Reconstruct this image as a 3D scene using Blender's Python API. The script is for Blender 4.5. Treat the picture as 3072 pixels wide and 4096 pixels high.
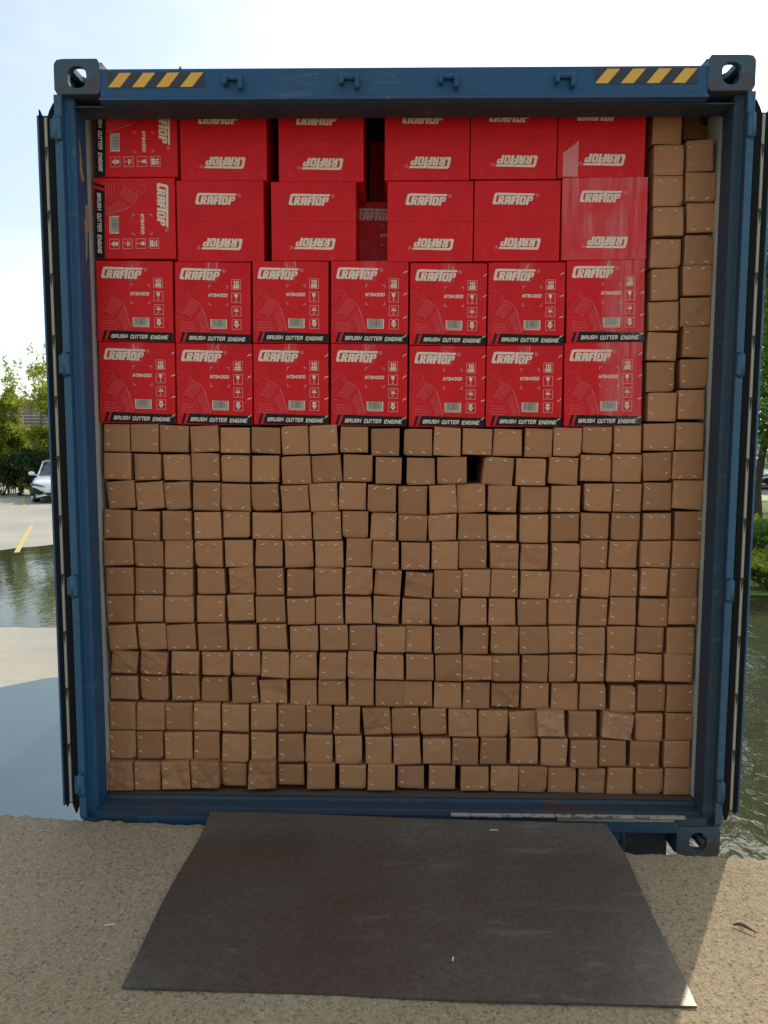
import bpy, bmesh, math, random
from mathutils import Vector, Matrix, noise
R = math.radians
random.seed(11)
scene = bpy.context.scene
for o in list(bpy.data.objects): bpy.data.objects.remove(o, do_unlink=True)
COL = scene.collection

# ------------------------------------------------------------------ camera
cam = bpy.data.objects.new('camera', bpy.data.cameras.new('camera')); COL.objects.link(cam)
cam.matrix_world = Matrix(((0.999815,-0.004581,0.018663,-0.005188),(0.019015,0.0956,-0.995238,-2.807223),
                           (0.002775,0.995409,0.095669,1.579391),(0,0,0,1)))
cam.data.sensor_fit = 'VERTICAL'; cam.data.sensor_height = 36; cam.data.lens = 27.05
cam.data.clip_start = .05; cam.data.clip_end = 2000
scene.camera = cam

# ------------------------------------------------------------------ sky, sun, exposure
SUN_EL, SUN_AZ = 46.0, math.degrees(math.atan2(.505, .863))
w = bpy.data.worlds.new('World'); scene.world = w; w.use_nodes = True
nt = w.node_tree; N = nt.nodes; L = nt.links
bg = N['Background']
sky = N.new('ShaderNodeTexSky'); sky.sky_type = 'NISHITA'; sky.sun_disc = False
sky.sun_elevation = R(SUN_EL); sky.sun_rotation = R(SUN_AZ)
sky.air_density = 1.0; sky.dust_density = 2.5; sky.ozone_density = 1.0
tc = N.new('ShaderNodeTexCoord'); mp = N.new('ShaderNodeMapping'); mp.inputs['Scale'].default_value = (1, 1, 3.0)
nz = N.new('ShaderNodeTexNoise'); nz.inputs['Scale'].default_value = 1.1; nz.inputs['Detail'].default_value = 4; nz.inputs['Roughness'].default_value = .55
cr = N.new('ShaderNodeValToRGB'); cr.color_ramp.elements[0].position = .45; cr.color_ramp.elements[1].position = .80
mx = N.new('ShaderNodeMixRGB'); mx.inputs[2].default_value = (11.6, 13, 12.6, 1)
sc = N.new('ShaderNodeMath'); sc.operation = 'MULTIPLY'; sc.inputs[1].default_value = .55
L.new(tc.outputs['Generated'], mp.inputs[0]); L.new(mp.outputs[0], nz.inputs['Vector'])
L.new(nz.outputs['Fac'], cr.inputs[0]); L.new(cr.outputs[0], sc.inputs[0]); hz = N.new('ShaderNodeMath'); hz.operation = 'ADD'; hz.inputs[1].default_value = .12; L.new(sc.outputs[0], hz.inputs[0]); L.new(hz.outputs[0], mx.inputs[0])
L.new(sky.outputs[0], mx.inputs[1]); L.new(mx.outputs[0], bg.inputs[0])
bg.inputs[1].default_value = .13
sl = bpy.data.lights.new('sun', 'SUN'); sl.energy = 2.4; sl.angle = R(.5); sl.color = (1, .93, .80)
sun = bpy.data.objects.new('sun', sl); COL.objects.link(sun)
ce = math.cos(R(SUN_EL))
sdir = Vector((math.sin(R(SUN_AZ))*ce, math.cos(R(SUN_AZ))*ce, math.sin(R(SUN_EL))))
sun.rotation_euler = sdir.to_track_quat('Z', 'Y').to_euler(); sun.location = (4, 6, 9)
scene.view_settings.view_transform = 'Standard'; scene.view_settings.look = 'None'
scene.view_settings.exposure = 0.46; scene.view_settings.gamma = 1

# ------------------------------------------------------------------ materials
MATS = {}
def mat(name, color=(.5,.5,.5), rough=.6, metal=0.0, build=None, **kw):
    if name in MATS: return MATS[name]
    m = bpy.data.materials.new(name); m.use_nodes = True; MATS[name] = m
    b = m.node_tree.nodes['Principled BSDF']
    b.inputs['Base Color'].default_value = (*color, 1); b.inputs['Roughness'].default_value = rough
    b.inputs['Metallic'].default_value = metal
    for k, v in kw.items(): b.inputs[k.replace('_', ' ')].default_value = v
    if build: build(m.node_tree, b)
    return m
def nn(t, kind, **inp):
    n = t.nodes.new(kind)
    for k, v in inp.items():
        if k in n.inputs: n.inputs[k].default_value = v
        else: setattr(n, k, v)
    return n
def noise_fac(t, scale, detail=4, rough=.55, lo=.35, hi=.65, coord='Object', stretch=None, dist=0):
    tc = nn(t, 'ShaderNodeTexCoord'); src = tc.outputs[coord]
    if stretch:
        mp = nn(t, 'ShaderNodeMapping'); mp.inputs['Scale'].default_value = stretch; t.links.new(src, mp.inputs[0]); src = mp.outputs[0]
    n = nn(t, 'ShaderNodeTexNoise', Scale=scale, Detail=detail, Roughness=rough, Distortion=dist); t.links.new(src, n.inputs['Vector'])
    r = nn(t, 'ShaderNodeMapRange'); r.inputs['From Min'].default_value = lo; r.inputs['From Max'].default_value = hi
    t.links.new(n.outputs['Fac'], r.inputs['Value']); return r.outputs[0], n.outputs['Fac']
def mixc(t, fac, a, b):
    m = nn(t, 'ShaderNodeMixRGB')
    for i, v in ((0, fac), (1, a), (2, b)):
        if isinstance(v, tuple): m.inputs[i].default_value = (*v, 1)
        elif isinstance(v, (int, float)): m.inputs[i].default_value = v
        else: t.links.new(v, m.inputs[i])
    return m.outputs[0]
def bump(t, b, h, strength=.3, dist=.01):
    n = nn(t, 'ShaderNodeBump', Strength=strength, Distance=dist); t.links.new(h, n.inputs['Height'])
    t.links.new(n.outputs[0], b.inputs['Normal'])
def mth(t, op, a, b=0.0):
    m = nn(t, 'ShaderNodeMath', operation=op)
    for i, v in ((0, a), (1, b)):
        if isinstance(v, (int, float)): m.inputs[i].default_value = v
        else: t.links.new(v, m.inputs[i])
    return m.outputs[0]

def m_card(t, b):
    oi = nn(t, 'ShaderNodeObjectInfo')
    f1, _ = noise_fac(t, 22, 5, lo=.3, hi=.7); f2, r2 = noise_fac(t, 260, 2, stretch=(1, 1, .25))
    c = mixc(t, oi.outputs['Random'], (.33, .148, .066), (.47, .220, .100))
    c = mixc(t, mth(t, 'MULTIPLY', f1, .45), c, (.31, .138, .055))
    c = mixc(t, mth(t, 'MULTIPLY', f2, .10), c, (.50, .28, .14))
    t.links.new(c, b.inputs['Base Color']); bump(t, b, r2, .12, .002)
CARD = mat('cardboard', rough=.62, build=m_card, Specular_IOR_Level=.2)
CARD_EDGE = mat('cardboard_inner', (.24, .12, .055), .85)
def m_red(t, b):
    f, _ = noise_fac(t, 9, 4); f2, r2 = noise_fac(t, 60, 3, stretch=(1, 1, .15))
    oi = nn(t, 'ShaderNodeObjectInfo'); f3, _ = noise_fac(t, 25, 6, .7, .60, .68); c = mixc(t, mth(t, 'MULTIPLY', f, mth(t, 'ADD', mth(t, 'MULTIPLY', oi.outputs['Random'], .7), .15)), (.66, .010, .012), (.54, .006, .008))
    c = mixc(t, mth(t, 'MULTIPLY', f3, .18), c, (.72, .16, .14)); c = mixc(t, mth(t, 'MULTIPLY', f2, .10), c, (.66, .06, .06))
    t.links.new(c, b.inputs['Base Color']); bump(t, b, r2, .12, .002)
RED = mat('red_print', rough=.45, build=m_red, Specular_IOR_Level=.16)
RED_FAINT = mat('faint_red_print', (.68, .085, .085), .5, Specular_IOR_Level=.2)
def m_prt(t, b):
    f, _ = noise_fac(t, 90, 3, lo=.4, hi=.8); t.links.new(mixc(t, mth(t, 'MULTIPLY', f, .25), (.72, .61, .45), (.64, .44, .33)), b.inputs['Base Color'])
WHITE_PRT = mat('white_print', rough=.5, build=m_prt)
PINK_PRT = mat('thin_white_print', (.66, .30, .27), .5)
BLACK_PRT = mat('black_print', (.010, .009, .008), .5, Specular_IOR_Level=.2)
STAPLE = mat('copper_staple', (.85, .62, .40), .28, .9)
def paint(base, rust=.62, dirt=(.05, .055, .055)):
    def f(t, b):
        f1, _ = noise_fac(t, 3.0, 7, .65, rust, rust+.05, dist=.4); f2, _ = noise_fac(t, 1.3, 6, .6, .35, .75)
        f3, r3 = noise_fac(t, 45, 5, .6, .35, .65); f4, _ = noise_fac(t, 14, 6, .7, .66, .70)
        c = mixc(t, mth(t, 'MULTIPLY', f2, .35), base, dirt)
        c = mixc(t, mth(t, 'MULTIPLY', f3, .22), c, tuple(x*1.7+.01 for x in base))
        c = mixc(t, mth(t, 'MULTIPLY', f4, .55), c, (.16, .17, .17))
        f5, _ = noise_fac(t, 5.0, 8, .75, .60, .63, stretch=(.35, 1, 3)); c = mixc(t, mth(t, 'MULTIPLY', f5, .35), c, (.13, .15, .16))
        c = mixc(t, mth(t, 'MULTIPLY', f1, .8), c, (.085, .042, .026))
        t.links.new(c, b.inputs['Base Color']); bump(t, b, r3, .15, .002)
    return f
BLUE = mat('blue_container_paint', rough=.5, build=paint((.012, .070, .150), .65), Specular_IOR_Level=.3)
BLUE_DK = mat('dark_blue_paint', rough=.6, build=paint((.019, .042, .064), .615), Specular_IOR_Level=.3)  # dark blue, grimy on the sill
BLUE_LT = mat('sunlit_blue_paint', rough=.45, build=paint((.028, .092, .155), .62), Specular_IOR_Level=.3)  # lighter blue carries the sun on the hinge strips
CAST = mat('cast_steel', rough=.55, build=paint((.040, .072, .098), .585, (.05, .06, .06)), Specular_IOR_Level=.35)
def m_wall(t, b):
    f, r = noise_fac(t, 5, 6, .6, .4, .7); t.links.new(mixc(t, mth(t, 'MULTIPLY', f, .5), (.44, .43, .37), (.26, .24, .19)), b.inputs['Base Color'])
LINING = mat('pale_grey_lining', rough=.6, build=m_wall)
RUBBER = mat('black_rubber', (.008, .0075, .007), .75, Specular_IOR_Level=.12)
ALU = mat('scuffed_aluminium', rough=.42, metal=.35, build=lambda t, b: t.links.new(
    mixc(t, noise_fac(t, 30, 5, .7, .5, .62)[0], (.50, .47, .40), (.10, .09, .07)), b.inputs['Base Color']))
YEL = mat('yellow_reflective', (.72, .38, .035), .4); BLK = mat('black_reflective', (.02, .022, .024), .4)
def m_plate(t, b):
    f1, _ = noise_fac(t, 1.6, 6, .6, .3, .7); f2, r2 = noise_fac(t, 60, 6, .7, .35, .65)
    f3, _ = noise_fac(t, 2.2, 8, .62, .60, .66, stretch=(1.2, 5, 1), dist=.3); f4, _ = noise_fac(t, 120, 2, .5, .70, .74)
    c = mixc(t, f1, (.150, .136, .110), (.205, .196, .168)); c = mixc(t, mth(t, 'MULTIPLY', f2, .5), c, (.08, .066, .054))
    f6, _ = noise_fac(t, 3.4, 9, .7, .55, .63, stretch=(.7, 3, 1), dist=1.2); c = mixc(t, mth(t, 'MULTIPLY', f6, .22), c, (.27, .25, .21)); c = mixc(t, mth(t, 'MULTIPLY', f3, .4), c, (.32, .30, .26)); f7, _ = noise_fac(t, 210, 3, .6, .56, .64); c = mixc(t, mth(t, 'MULTIPLY', f7, .5), c, (.035, .03, .025)); c = mixc(t, mth(t, 'MULTIPLY', f4, .45), c, (.3, .28, .24))
    t.links.new(c, b.inputs['Base Color'])
    rr = nn(t, 'ShaderNodeMapRange'); rr.inputs['To Min'].default_value = .34; rr.inputs['To Max'].default_value = .48
    t.links.new(f1, rr.inputs['Value']); t.links.new(rr.outputs[0], b.inputs['Roughness']); bump(t, b, r2, .25, .001)
PLATE = mat('dark_steel_plate', metal=.7, build=m_plate)
PLATE_EDGE = mat('worn_plate_edge', (.32, .31, .28), .4, .6)
def m_dock(t, b):
    f1, _ = noise_fac(t, 1.1, 6, .6, .3, .7); f2, r2 = noise_fac(t, 70, 7, .75, .36, .64)
    tc_ = nn(t, 'ShaderNodeTexCoord'); wob = nn(t, 'ShaderNodeTexNoise', Scale=90.0, Detail=3); t.links.new(tc_.outputs['Object'], wob.inputs['Vector'])
    vm = nn(t, 'ShaderNodeMixRGB'); vm.blend_type = 'ADD'; vm.inputs[0].default_value = .016; t.links.new(tc_.outputs['Object'], vm.inputs[1]); t.links.new(wob.outputs['Color'], vm.inputs[2])
    fw, _ = noise_fac(t, 2.3, 5, .6, .3, .7)                      # how worn the skin is here
    def stones(scale, pick, r0, r1):
        vo = nn(t, 'ShaderNodeTexVoronoi', Scale=scale); t.links.new(vm.outputs[0], vo.inputs['Vector'])
        sp = nn(t, 'ShaderNodeSeparateColor'); t.links.new(vo.outputs['Color'], sp.inputs[0])
        mr = nn(t, 'ShaderNodeMapRange'); mr.inputs['From Min'].default_value = r1; mr.inputs['From Max'].default_value = r0; t.links.new(vo.outputs['Distance'], mr.inputs['Value'])
        thr = mth(t, 'SUBTRACT', pick, mth(t, 'MULTIPLY', fw, .25))
        return mth(t, 'MULTIPLY', mr.outputs[0], mth(t, 'GREATER_THAN', sp.outputs[0], thr)), sp.outputs[1]
    pA, rA = stones(72, .80, .24, .42); pB, rB = stones(150, .66, .22, .44); pC, rC = stones(120, .84, .25, .40)
    c = mixc(t, f1, (.45, .35, .21), (.35, .265, .158)); c = mixc(t, mth(t, 'MULTIPLY', rB, .38), c, (.22, .155, .085))
    c = mixc(t, mth(t, 'MULTIPLY', f2, .55), c, (.15, .105, .055)); c = mixc(t, mth(t, 'MULTIPLY', pC, .5), c, (.52, .44, .30))
    c = mixc(t, mth(t, 'MULTIPLY', pB, .45), c, (.10, .072, .04)); c = mixc(t, mth(t, 'MULTIPLY', pA, .48), c, (.10, .07, .038))
    t.links.new(c, b.inputs['Base Color'])
    h = mth(t, 'SUBTRACT', mth(t, 'SUBTRACT', r2, mth(t, 'MULTIPLY', pA, .9)), mth(t, 'MULTIPLY', pB, .6)); bump(t, b, h, .8, .004)
DOCK = mat('rough_concrete', rough=.9, build=m_dock)
def m_yard(t, b):
    f1, _ = noise_fac(t, .35, 6, .6, .35, .65); f2, r2 = noise_fac(t, 9, 6, .6, .35, .65); f3, _ = noise_fac(t, .8, 5, .6, .55, .66, stretch=(.6, 2.5, 1))
    c = mixc(t, f1, (.42, .38, .29), (.31, .30, .265)); c = mixc(t, mth(t, 'MULTIPLY', f2, .25), c, (.26, .24, .2))
    c = mixc(t, mth(t, 'MULTIPLY', f3, .35), c, (.22, .22, .2)); t.links.new(c, b.inputs['Base Color']); bump(t, b, r2, .3, .01)
YARD = mat('pale_concrete', rough=.8, build=m_yard)
def m_water(c0, s1, st, sc2):
    def f(t, b):
        fa, ra = noise_fac(t, s1, 5, .6, .3, .7, stretch=(1, .55, 1)); fb, rb = noise_fac(t, sc2, 3, .5, .3, .7, stretch=(1, .5, 1), dist=.8)
        fc, _ = noise_fac(t, .5, 5, .6, .35, .65)
        t.links.new(mixc(t, fc, c0, tuple(x*.65 for x in c0)), b.inputs['Base Color'])
        bump(t, b, mth(t, 'ADD', ra, mth(t, 'MULTIPLY', rb, .5)), st, .05)
    return f
WATER = mat('calm_puddle_water', rough=.03, build=m_water((.030, .042, .036), 3, .006, 14), IOR=1.9, Specular_Tint=(.88, 1, .93, 1), Specular_IOR_Level=1.0)
WATER_M = mat('rippled_puddle_water', rough=.04, build=m_water((.050, .055, .028), 2.2, .10, 9), IOR=1.5, Specular_IOR_Level=.7)
WATER_R = mat('wind_rippled_water', rough=.03, build=m_water((.050, .055, .028), 1.6, .32, 6), IOR=1.45, Specular_IOR_Level=.7)
LINE = mat('worn_yellow_paint', rough=.7, build=lambda t, b: t.links.new(mixc(t, noise_fac(t, 12, 5, .7, .5, .68)[0], (.52, .40, .12), (.42, .38, .26)), b.inputs['Base Color']))

# ------------------------------------------------------------------ mesh helpers
def box(bm, x0, x1, y0, y1, z0, z1, bev=0.0, mi=0, seg=1):
    t = bmesh.new(); bmesh.ops.create_cube(t, size=1)
    for v in t.verts: v.co = Vector((x0+(v.co.x+.5)*(x1-x0), y0+(v.co.y+.5)*(y1-y0), z0+(v.co.z+.5)*(z1-z0)))
    if bev: bmesh.ops.bevel(t, geom=t.edges[:], offset=bev, segments=seg, affect='EDGES', profile=.5)
    merge(bm, t, mi)
def merge(bm, t, mi=0, M=None):
    vm = {}
    for v in t.verts: vm[v] = bm.verts.new(M @ v.co if M else v.co)
    for f in t.faces:
        try: g = bm.faces.new([vm[v] for v in f.verts]); g.material_index = f.material_index+mi; g.smooth = f.smooth
        except ValueError: pass
    t.free()
def poly(bm, pts, mi=0):
    f = bm.faces.new([bm.verts.new(p) for p in pts]); f.material_index = mi; return f
def cyl(bm, p0, p1, r0, r1=None, n=12, mi=0, cap=True, smooth=True):
    p0, p1 = Vector(p0), Vector(p1); r1 = r0 if r1 is None else r1
    d = (p1-p0).normalized(); a = d.orthogonal().normalized(); c = d.cross(a)
    A = [bm.verts.new(p0+(a*math.cos(2*math.pi*i/n)+c*math.sin(2*math.pi*i/n))*r0) for i in range(n)]
    B = [bm.verts.new(p1+(a*math.cos(2*math.pi*i/n)+c*math.sin(2*math.pi*i/n))*r1) for i in range(n)]
    for i in range(n):
        f = bm.faces.new((A[i], A[(i+1) % n], B[(i+1) % n], B[i])); f.material_index = mi; f.smooth = smooth
    if cap:
        f = bm.faces.new(A[::-1]); f.material_index = mi; f = bm.faces.new(B); f.material_index = mi
def extrude_poly(bm, pts2, y0, y1, axis='y', mi=0):
    """closed 2-D outline given as (a, b) pushed along an axis"""
    def P(a, b, c): return {'y': (a, c, b), 'x': (c, a, b), 'z': (a, b, c)}[axis]
    A = [bm.verts.new(P(a, b, y0)) for a, b in pts2]; B = [bm.verts.new(P(a, b, y1)) for a, b in pts2]
    n = len(A); fs = [bm.faces.new(A), bm.faces.new(B[::-1])]
    for i in range(n): fs.append(bm.faces.new((A[i], B[i], B[(i+1) % n], A[(i+1) % n])))
    for f in fs: f.material_index = mi
def mesh(name, bm, mats):
    bmesh.ops.recalc_face_normals(bm, faces=bm.faces)
    me = bpy.data.meshes.new(name); bm.to_mesh(me); bm.free()
    for m in (mats if isinstance(mats, (list, tuple)) else [mats]): me.materials.append(m)
    return me
def link(name, data, parent=None, loc=(0,0,0), rot=(0,0,0), scale=None):
    o = bpy.data.objects.new(name, data); COL.objects.link(o)
    if parent: o.parent = parent
    o.location = loc; o.rotation_euler = rot
    if scale: o.scale = scale
    return o
def obj(name, bm, mats, parent=None, **k): return link(name, mesh(name, bm, mats), parent, **k)
def tag(o, label=None, cat=None, group=None, kind=None):
    if label: o['label'] = label
    if cat: o['category'] = cat
    if group: o['group'] = group
    if kind: o['kind'] = kind
    return o
# ------------------------------------------------------------------ the container
CZ = 2.896; LEN = 12.19
cont = link('shipping_container', None); tag(cont, 'blue steel shipping container with open end packed full of cartons', 'container')

def ring_plate(bm, outer, hole, axis, a0, a1, mi=0):
    """plate between planes a0,a1 along axis with outer outline and one hole, both lists of 2-D points of equal length"""
    def P(q, c): return {'y': (q[0], c, q[1]), 'x': (c, q[0], q[1]), 'z': (q[0], q[1], c)}[axis]
    n = len(outer)
    V = [[bm.verts.new(P(q, c)) for q in ring] for ring in (outer, hole) for c in (a0, a1)]
    for i in range(n):
        j = (i+1) % n
        for A, B in ((V[0], V[2]), (V[2], V[3]), (V[3], V[1]), (V[1], V[0])):
            f = bm.faces.new((A[i], A[j], B[j], B[i])); f.material_index = mi
def rrect(cx, cz, w, h, rs, n=24):
    """n points at even angles on a rounded rectangle; rs = corner radii (++, -+, --, +-)"""
    out = []
    for i in range(n):
        a = 2*math.pi*(i+.5)/n; c, s = math.cos(a), math.sin(a)
        hx, hz = w/2, h/2; t = min(hx/abs(c) if c else 9, hz/abs(s) if s else 9); x, z = c*t, s*t
        r = rs[(0 if s > 0 else 3) if c > 0 else (1 if s > 0 else 2)]
        qx, qz = (hx-r)*(1 if c > 0 else -1), (hz-r)*(1 if s > 0 else -1)
        if r and abs(x) > hx-r and abs(z) > hz-r:
            d = Vector((x-qx, z-qz)); d = d.normalized()*r; x, z = qx+d.x, qz+d.y
        out.append((cx+x, cz+z))
    return out
def casting(s, y, z, top):
    """corner casting: hollow block with holes in end, side and top"""
    bm = bmesh.new(); W, D, H, T = .162, .178, .118, .022
    ro = .022
    if s < 0: rs = (0.001, ro if top else .008, .008, .001)
    else: rs = (ro if top else .008, .001, .001, .008)
    out = rrect(0, 0, W, H, rs, 32); hole = rrect(0, -.002, .066, .074, (.028,)*4, 32)
    ring_plate(bm, out, hole, 'y', -D/2, -D/2+T); ring_plate(bm, out, out, 'y', -D/2+T, D/2) if 0 else None
    box(bm, -W/2+.002, W/2-.002, D/2-T, D/2, -H/2+.002, H/2-.002)
    # side (outer) with hole
    sx = s*W/2
    yo = rrect(0, 0, D-T-.0, H-2*ro*.7, (.001,)*4, 32); yh = rrect(0, 0, .079, .063, (.03,)*4, 32)
    yo = [(a+T/2, b) for a, b in yo]
    ring_plate(bm, yo, yh, 'x', sx-s*T, sx-s*.001)
    box(bm, -sx-(0 if s < 0 else 0), -sx+s*T, -D/2+T, D/2-T, -H/2+.003, H/2-.003)      # inner side
    # bevel corner filler (rounded long edge)
    zt = H/2 if top else -H/2
    to = [(a, b+T/2) for a, b in rrect(0, 0, W-2*ro*.7, D-T, (.001,)*4, 32)]; th = rrect(0, 0, .064, .124, (.031,)*4, 32)
    pass
    ring_plate(bm, to, th, 'z', zt-(T if top else -T), zt-(.001 if top else -.001))
    box(bm, -W/2+.004, W/2-.004, -D/2+T, D/2-T, -zt, -zt+(T if top else -T))
    n = 8; arc = []
    for k in range(n+1):
        a = math.pi/2*k/n; arc.append((s*(W/2-ro+ro*math.sin(a)), (H/2-ro+ro*math.cos(a))*(1 if top else -1)))
    for k in range(n+1):
        a = math.pi/2*(n-k)/n; q = ro-.012; arc.append((s*(W/2-ro+q*math.sin(a)), (H/2-ro+q*math.cos(a))*(1 if top else -1)))
    extrude_poly(bm, arc, -D/2+T, D/2-T)
    return obj('corner_casting', bm, CAST, cont, loc=(s*(1.219-W/2), y, z))
for s in (-1, 1):
    for z, top in ((CZ-.059, True), (.059, False)):
        casting(s, .089, z, top)
        far = casting(s, LEN-.089, z, top); far.scale = (1, -1, 1)

def side_outline(s, pts): return [(s*x, y) for x, y in pts]
for s in (-1, 1):
    bm = bmesh.new()   # door-end corner post, a stepped section
    sec = [(1.194, .0), (1.219, .0), (1.219, .11), (1.210, .13), (1.165, .13), (1.165, .038), (1.172, .032), (1.190, .030), (1.194, .026)]
    extrude_poly(bm, side_outline(s, sec), .119, CZ-.119, 'z')
    obj('corner_post', bm, BLUE_DK if s > 0 else BLUE, cont)  # right post in the darker blue, left in the plain blue
    bm = bmesh.new(); box(bm, min(s*1.06, s*1.219), max(s*1.06, s*1.219), LEN-.15, LEN, .119, CZ-.119, .01); obj('corner_post', bm, BLUE, cont)
    # hinge-side strips between the hinge lugs, sunlit tone put into their colour
    bm = bmesh.new(); zs = [.155, .22, .30, .98, 1.075, 1.80, 1.89, 2.655]
    for a, b in ((.13, .215), (.305, .985), (1.07, 1.80), (1.885, 2.62), (2.70, 2.775)):
        box(bm, min(s*1.195, s*1.2215), max(s*1.195, s*1.2215), -.006, -.0005, a, b, .002)
    obj('hinge_rail', bm, BLUE_LT, cont)
    for z in (.258, 1.027, 1.842, 2.66):
        bm = bmesh.new(); cyl(bm, (s*1.213, -.004, z-.040), (s*1.213, -.004, z+.040), .013, n=14)
        box(bm, min(s*1.196, s*1.213), max(s*1.196, s*1.213), -.0155, .0, z-.036, z+.036, .002)
        box(bm, min(s*1.213, s*1.236), max(s*1.213, s*1.227), -.010, .010, z-.034, z+.034, .003)
        cyl(bm, (s*1.215, -.004, z-.047), (s*1.215, -.004, z+.047), .006, n=8)
        obj('hinge', bm, BLUE_LT, cont)
    # corrugated side wall: pale inside, blue outside
    bm = bmesh.new(); ys = []; y = .13; k = 0; pts = []
    while y < LEN-.16:
        for dy, dx in ((0, 0), (.072, 0), (.068+.072, .034), (.072+.068+.072, .034)): pts.append((y+dy, 1.172+dx))
        y += .28
    pts = [(.13, 1.172), (.22, 1.172)] + [(a+.09, b) for a, b in pts if a+.09 < LEN-.15] + [(LEN-.15, 1.172)]
    prev = None
    for y, x in pts:
        cur = [bm.verts.new((s*(x+d), y, z)) for d in (0, .004) for z in (.16, 2.80)]
        if prev:
            f = bm.faces.new((prev[0], cur[0], cur[1], prev[1])); f.material_index = 0
            f = bm.faces.new((prev[2], prev[3], cur[3], cur[2])); f.material_index = 1
        prev = cur
    obj('side_panel', bm, [LINING, BLUE], cont)
    bm = bmesh.new(); box(bm, min(s*1.16, s*1.219), max(s*1.16, s*1.219), .18, LEN-.18, 2.795, 2.86, .006); obj('top_side_rail', bm, BLUE, cont)
    bm = bmesh.new(); box(bm, min(s*1.165, s*1.217), max(s*1.165, s*1.217), .18, LEN-.18, .03, .158, .006); obj('bottom_side_rail', bm, BLUE, cont)
bm = bmesh.new(); box(bm, -1.16, 1.16, .16, LEN-.1, 2.842, 2.858); obj('roof', bm, [BLUE], cont)
bm = bmesh.new(); box(bm, -1.165, 1.165, .135, LEN-.12, .125, .1535); obj('floor', bm, mat('worn_plywood', (.09, .06, .04), .8), cont)
bm = bmesh.new(); box(bm, -1.06, 1.06, LEN-.12, LEN-.06, .12, 2.85); obj('end_wall', bm, BLUE, cont)
# header beam
bm = bmesh.new()
extrude_poly(bm, [(.004, 2.862), (.002, 2.765), (-.012, 2.760), (-.014, 2.752), (.02, 2.750), (.15, 2.757), (.17, 2.77), (.17, 2.866), (.02, 2.868)], -1.058, 1.058, 'x')
hd = obj('header', bm, BLUE, cont)
bm = bmesh.new(); box(bm, -1.165, 1.165, .03, .135, 2.7455, 2.750); obj('header_underside', bm, BLUE_DK, hd)
bm = bmesh.new(); extrude_poly(bm, [(-.79, 2.8675), (-.775, 2.8675), (-.782, 2.885)], .03, .045); obj('weld_tab', bm, BLUE_DK, hd)
for x in (-.590, -.183, .160, .562):       # locking-bar keepers
    bm = bmesh.new()
    box(bm, x-.034, x-.018, -.026, .002, 2.798, 2.834, .007, seg=2); box(bm, x+.020, x+.036, -.026, .002, 2.784, 2.832, .007, seg=2)
    box(bm, x-.026, x+.028, -.013, .002, 2.818, 2.836, .006, seg=2)
    obj('lock_keeper', bm, BLUE, hd)
for x0, x1, z0, z1 in ((-1.03, -.692, 2.799, 2.849), (.668, 1.022, 2.803, 2.853)):
    bm = bmesh.new(); poly(bm, [(x0, 0, z0), (x1, 0, z0), (x1, 0, z1), (x0, 0, z1)], 0)
    p = (x1-x0)/4; st = .048
    for k in range(4):
        a = x0+k*p+.001
        poly(bm, [(a, -.0006, z0+.001), (a+p*.50, -.0006, z0+.001), (min(a+p*.50+st*.85, x1), -.0006, z1-.001), (min(a+st*.85, x1), -.0006, z1-.001)], 1)
    obj('hazard_sticker', bm, [BLK, YEL], hd, loc=(0, .0008, 0))
# sill
bm = bmesh.new()
prof = [(.0, .156), (.0, .078), (.03, .072), (.03, .156)]
sec = [(-.002, .152), (-.002, .060), (.01, .050), (.14, .050), (.14, .156), (.118, .160), (.110, .150), (.055, .147), (.048, .141), (.030, .141), (.024, .152)]
extrude_poly(bm, sec, -1.058, .842, 'x')
extrude_poly(bm, [(a, max(b, .094)) for a, b in sec], .842, 1.058, 'x')
for s in (-1, 1): extrude_poly(bm, [(a, max(b, .122)) for a, b in sec], s*1.0585, s*1.164, 'x')
sill = obj('sill', bm, BLUE_DK, cont)
bm = bmesh.new(); box(bm, -1.0, 1.06, -.0055, -.0025, .094, .136, .001); o = obj('sill_face', bm, mat('dull_blue_paint', rough=.55, build=paint((.014, .060, .105), .62), Specular_IOR_Level=.3), sill)
bm = bmesh.new()
box(bm, .845, .862, -.004, .10, .02, .092, .003); box(bm, .845, 1.055, .10, .115, -.10, .092); obj('lashing_recess', bm, BLUE_DK, sill)
for a, b in ((.845, 1.06),): pass
bm = bmesh.new(); xs = [.20+.0268*k for k in range(34)]; pv = None
for k, x in enumerate(xs):        # bent aluminium strip along the front lip
    j = .0018*noise.noise((x*25, 1, 0)); c = [bm.verts.new((x, -.0085+j*.5, .1500+j)), bm.verts.new((x, -.0095-j, .1545+j)), bm.verts.new((x, .012, .1560+j))]
    if pv:
        bm.faces.new((pv[0], c[0], c[1], pv[1])); bm.faces.new((pv[1], c[1], c[2], pv[2]))
    pv = c
obj('aluminium_strip', bm, ALU, sill)
bm = bmesh.new(); box(bm, .60, 1.04, -.009, -.006, .138, .1475, .001); obj('gasket_strip', bm, mat('dirty_strip', (.22, .19, .14), .7), sill)
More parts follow.
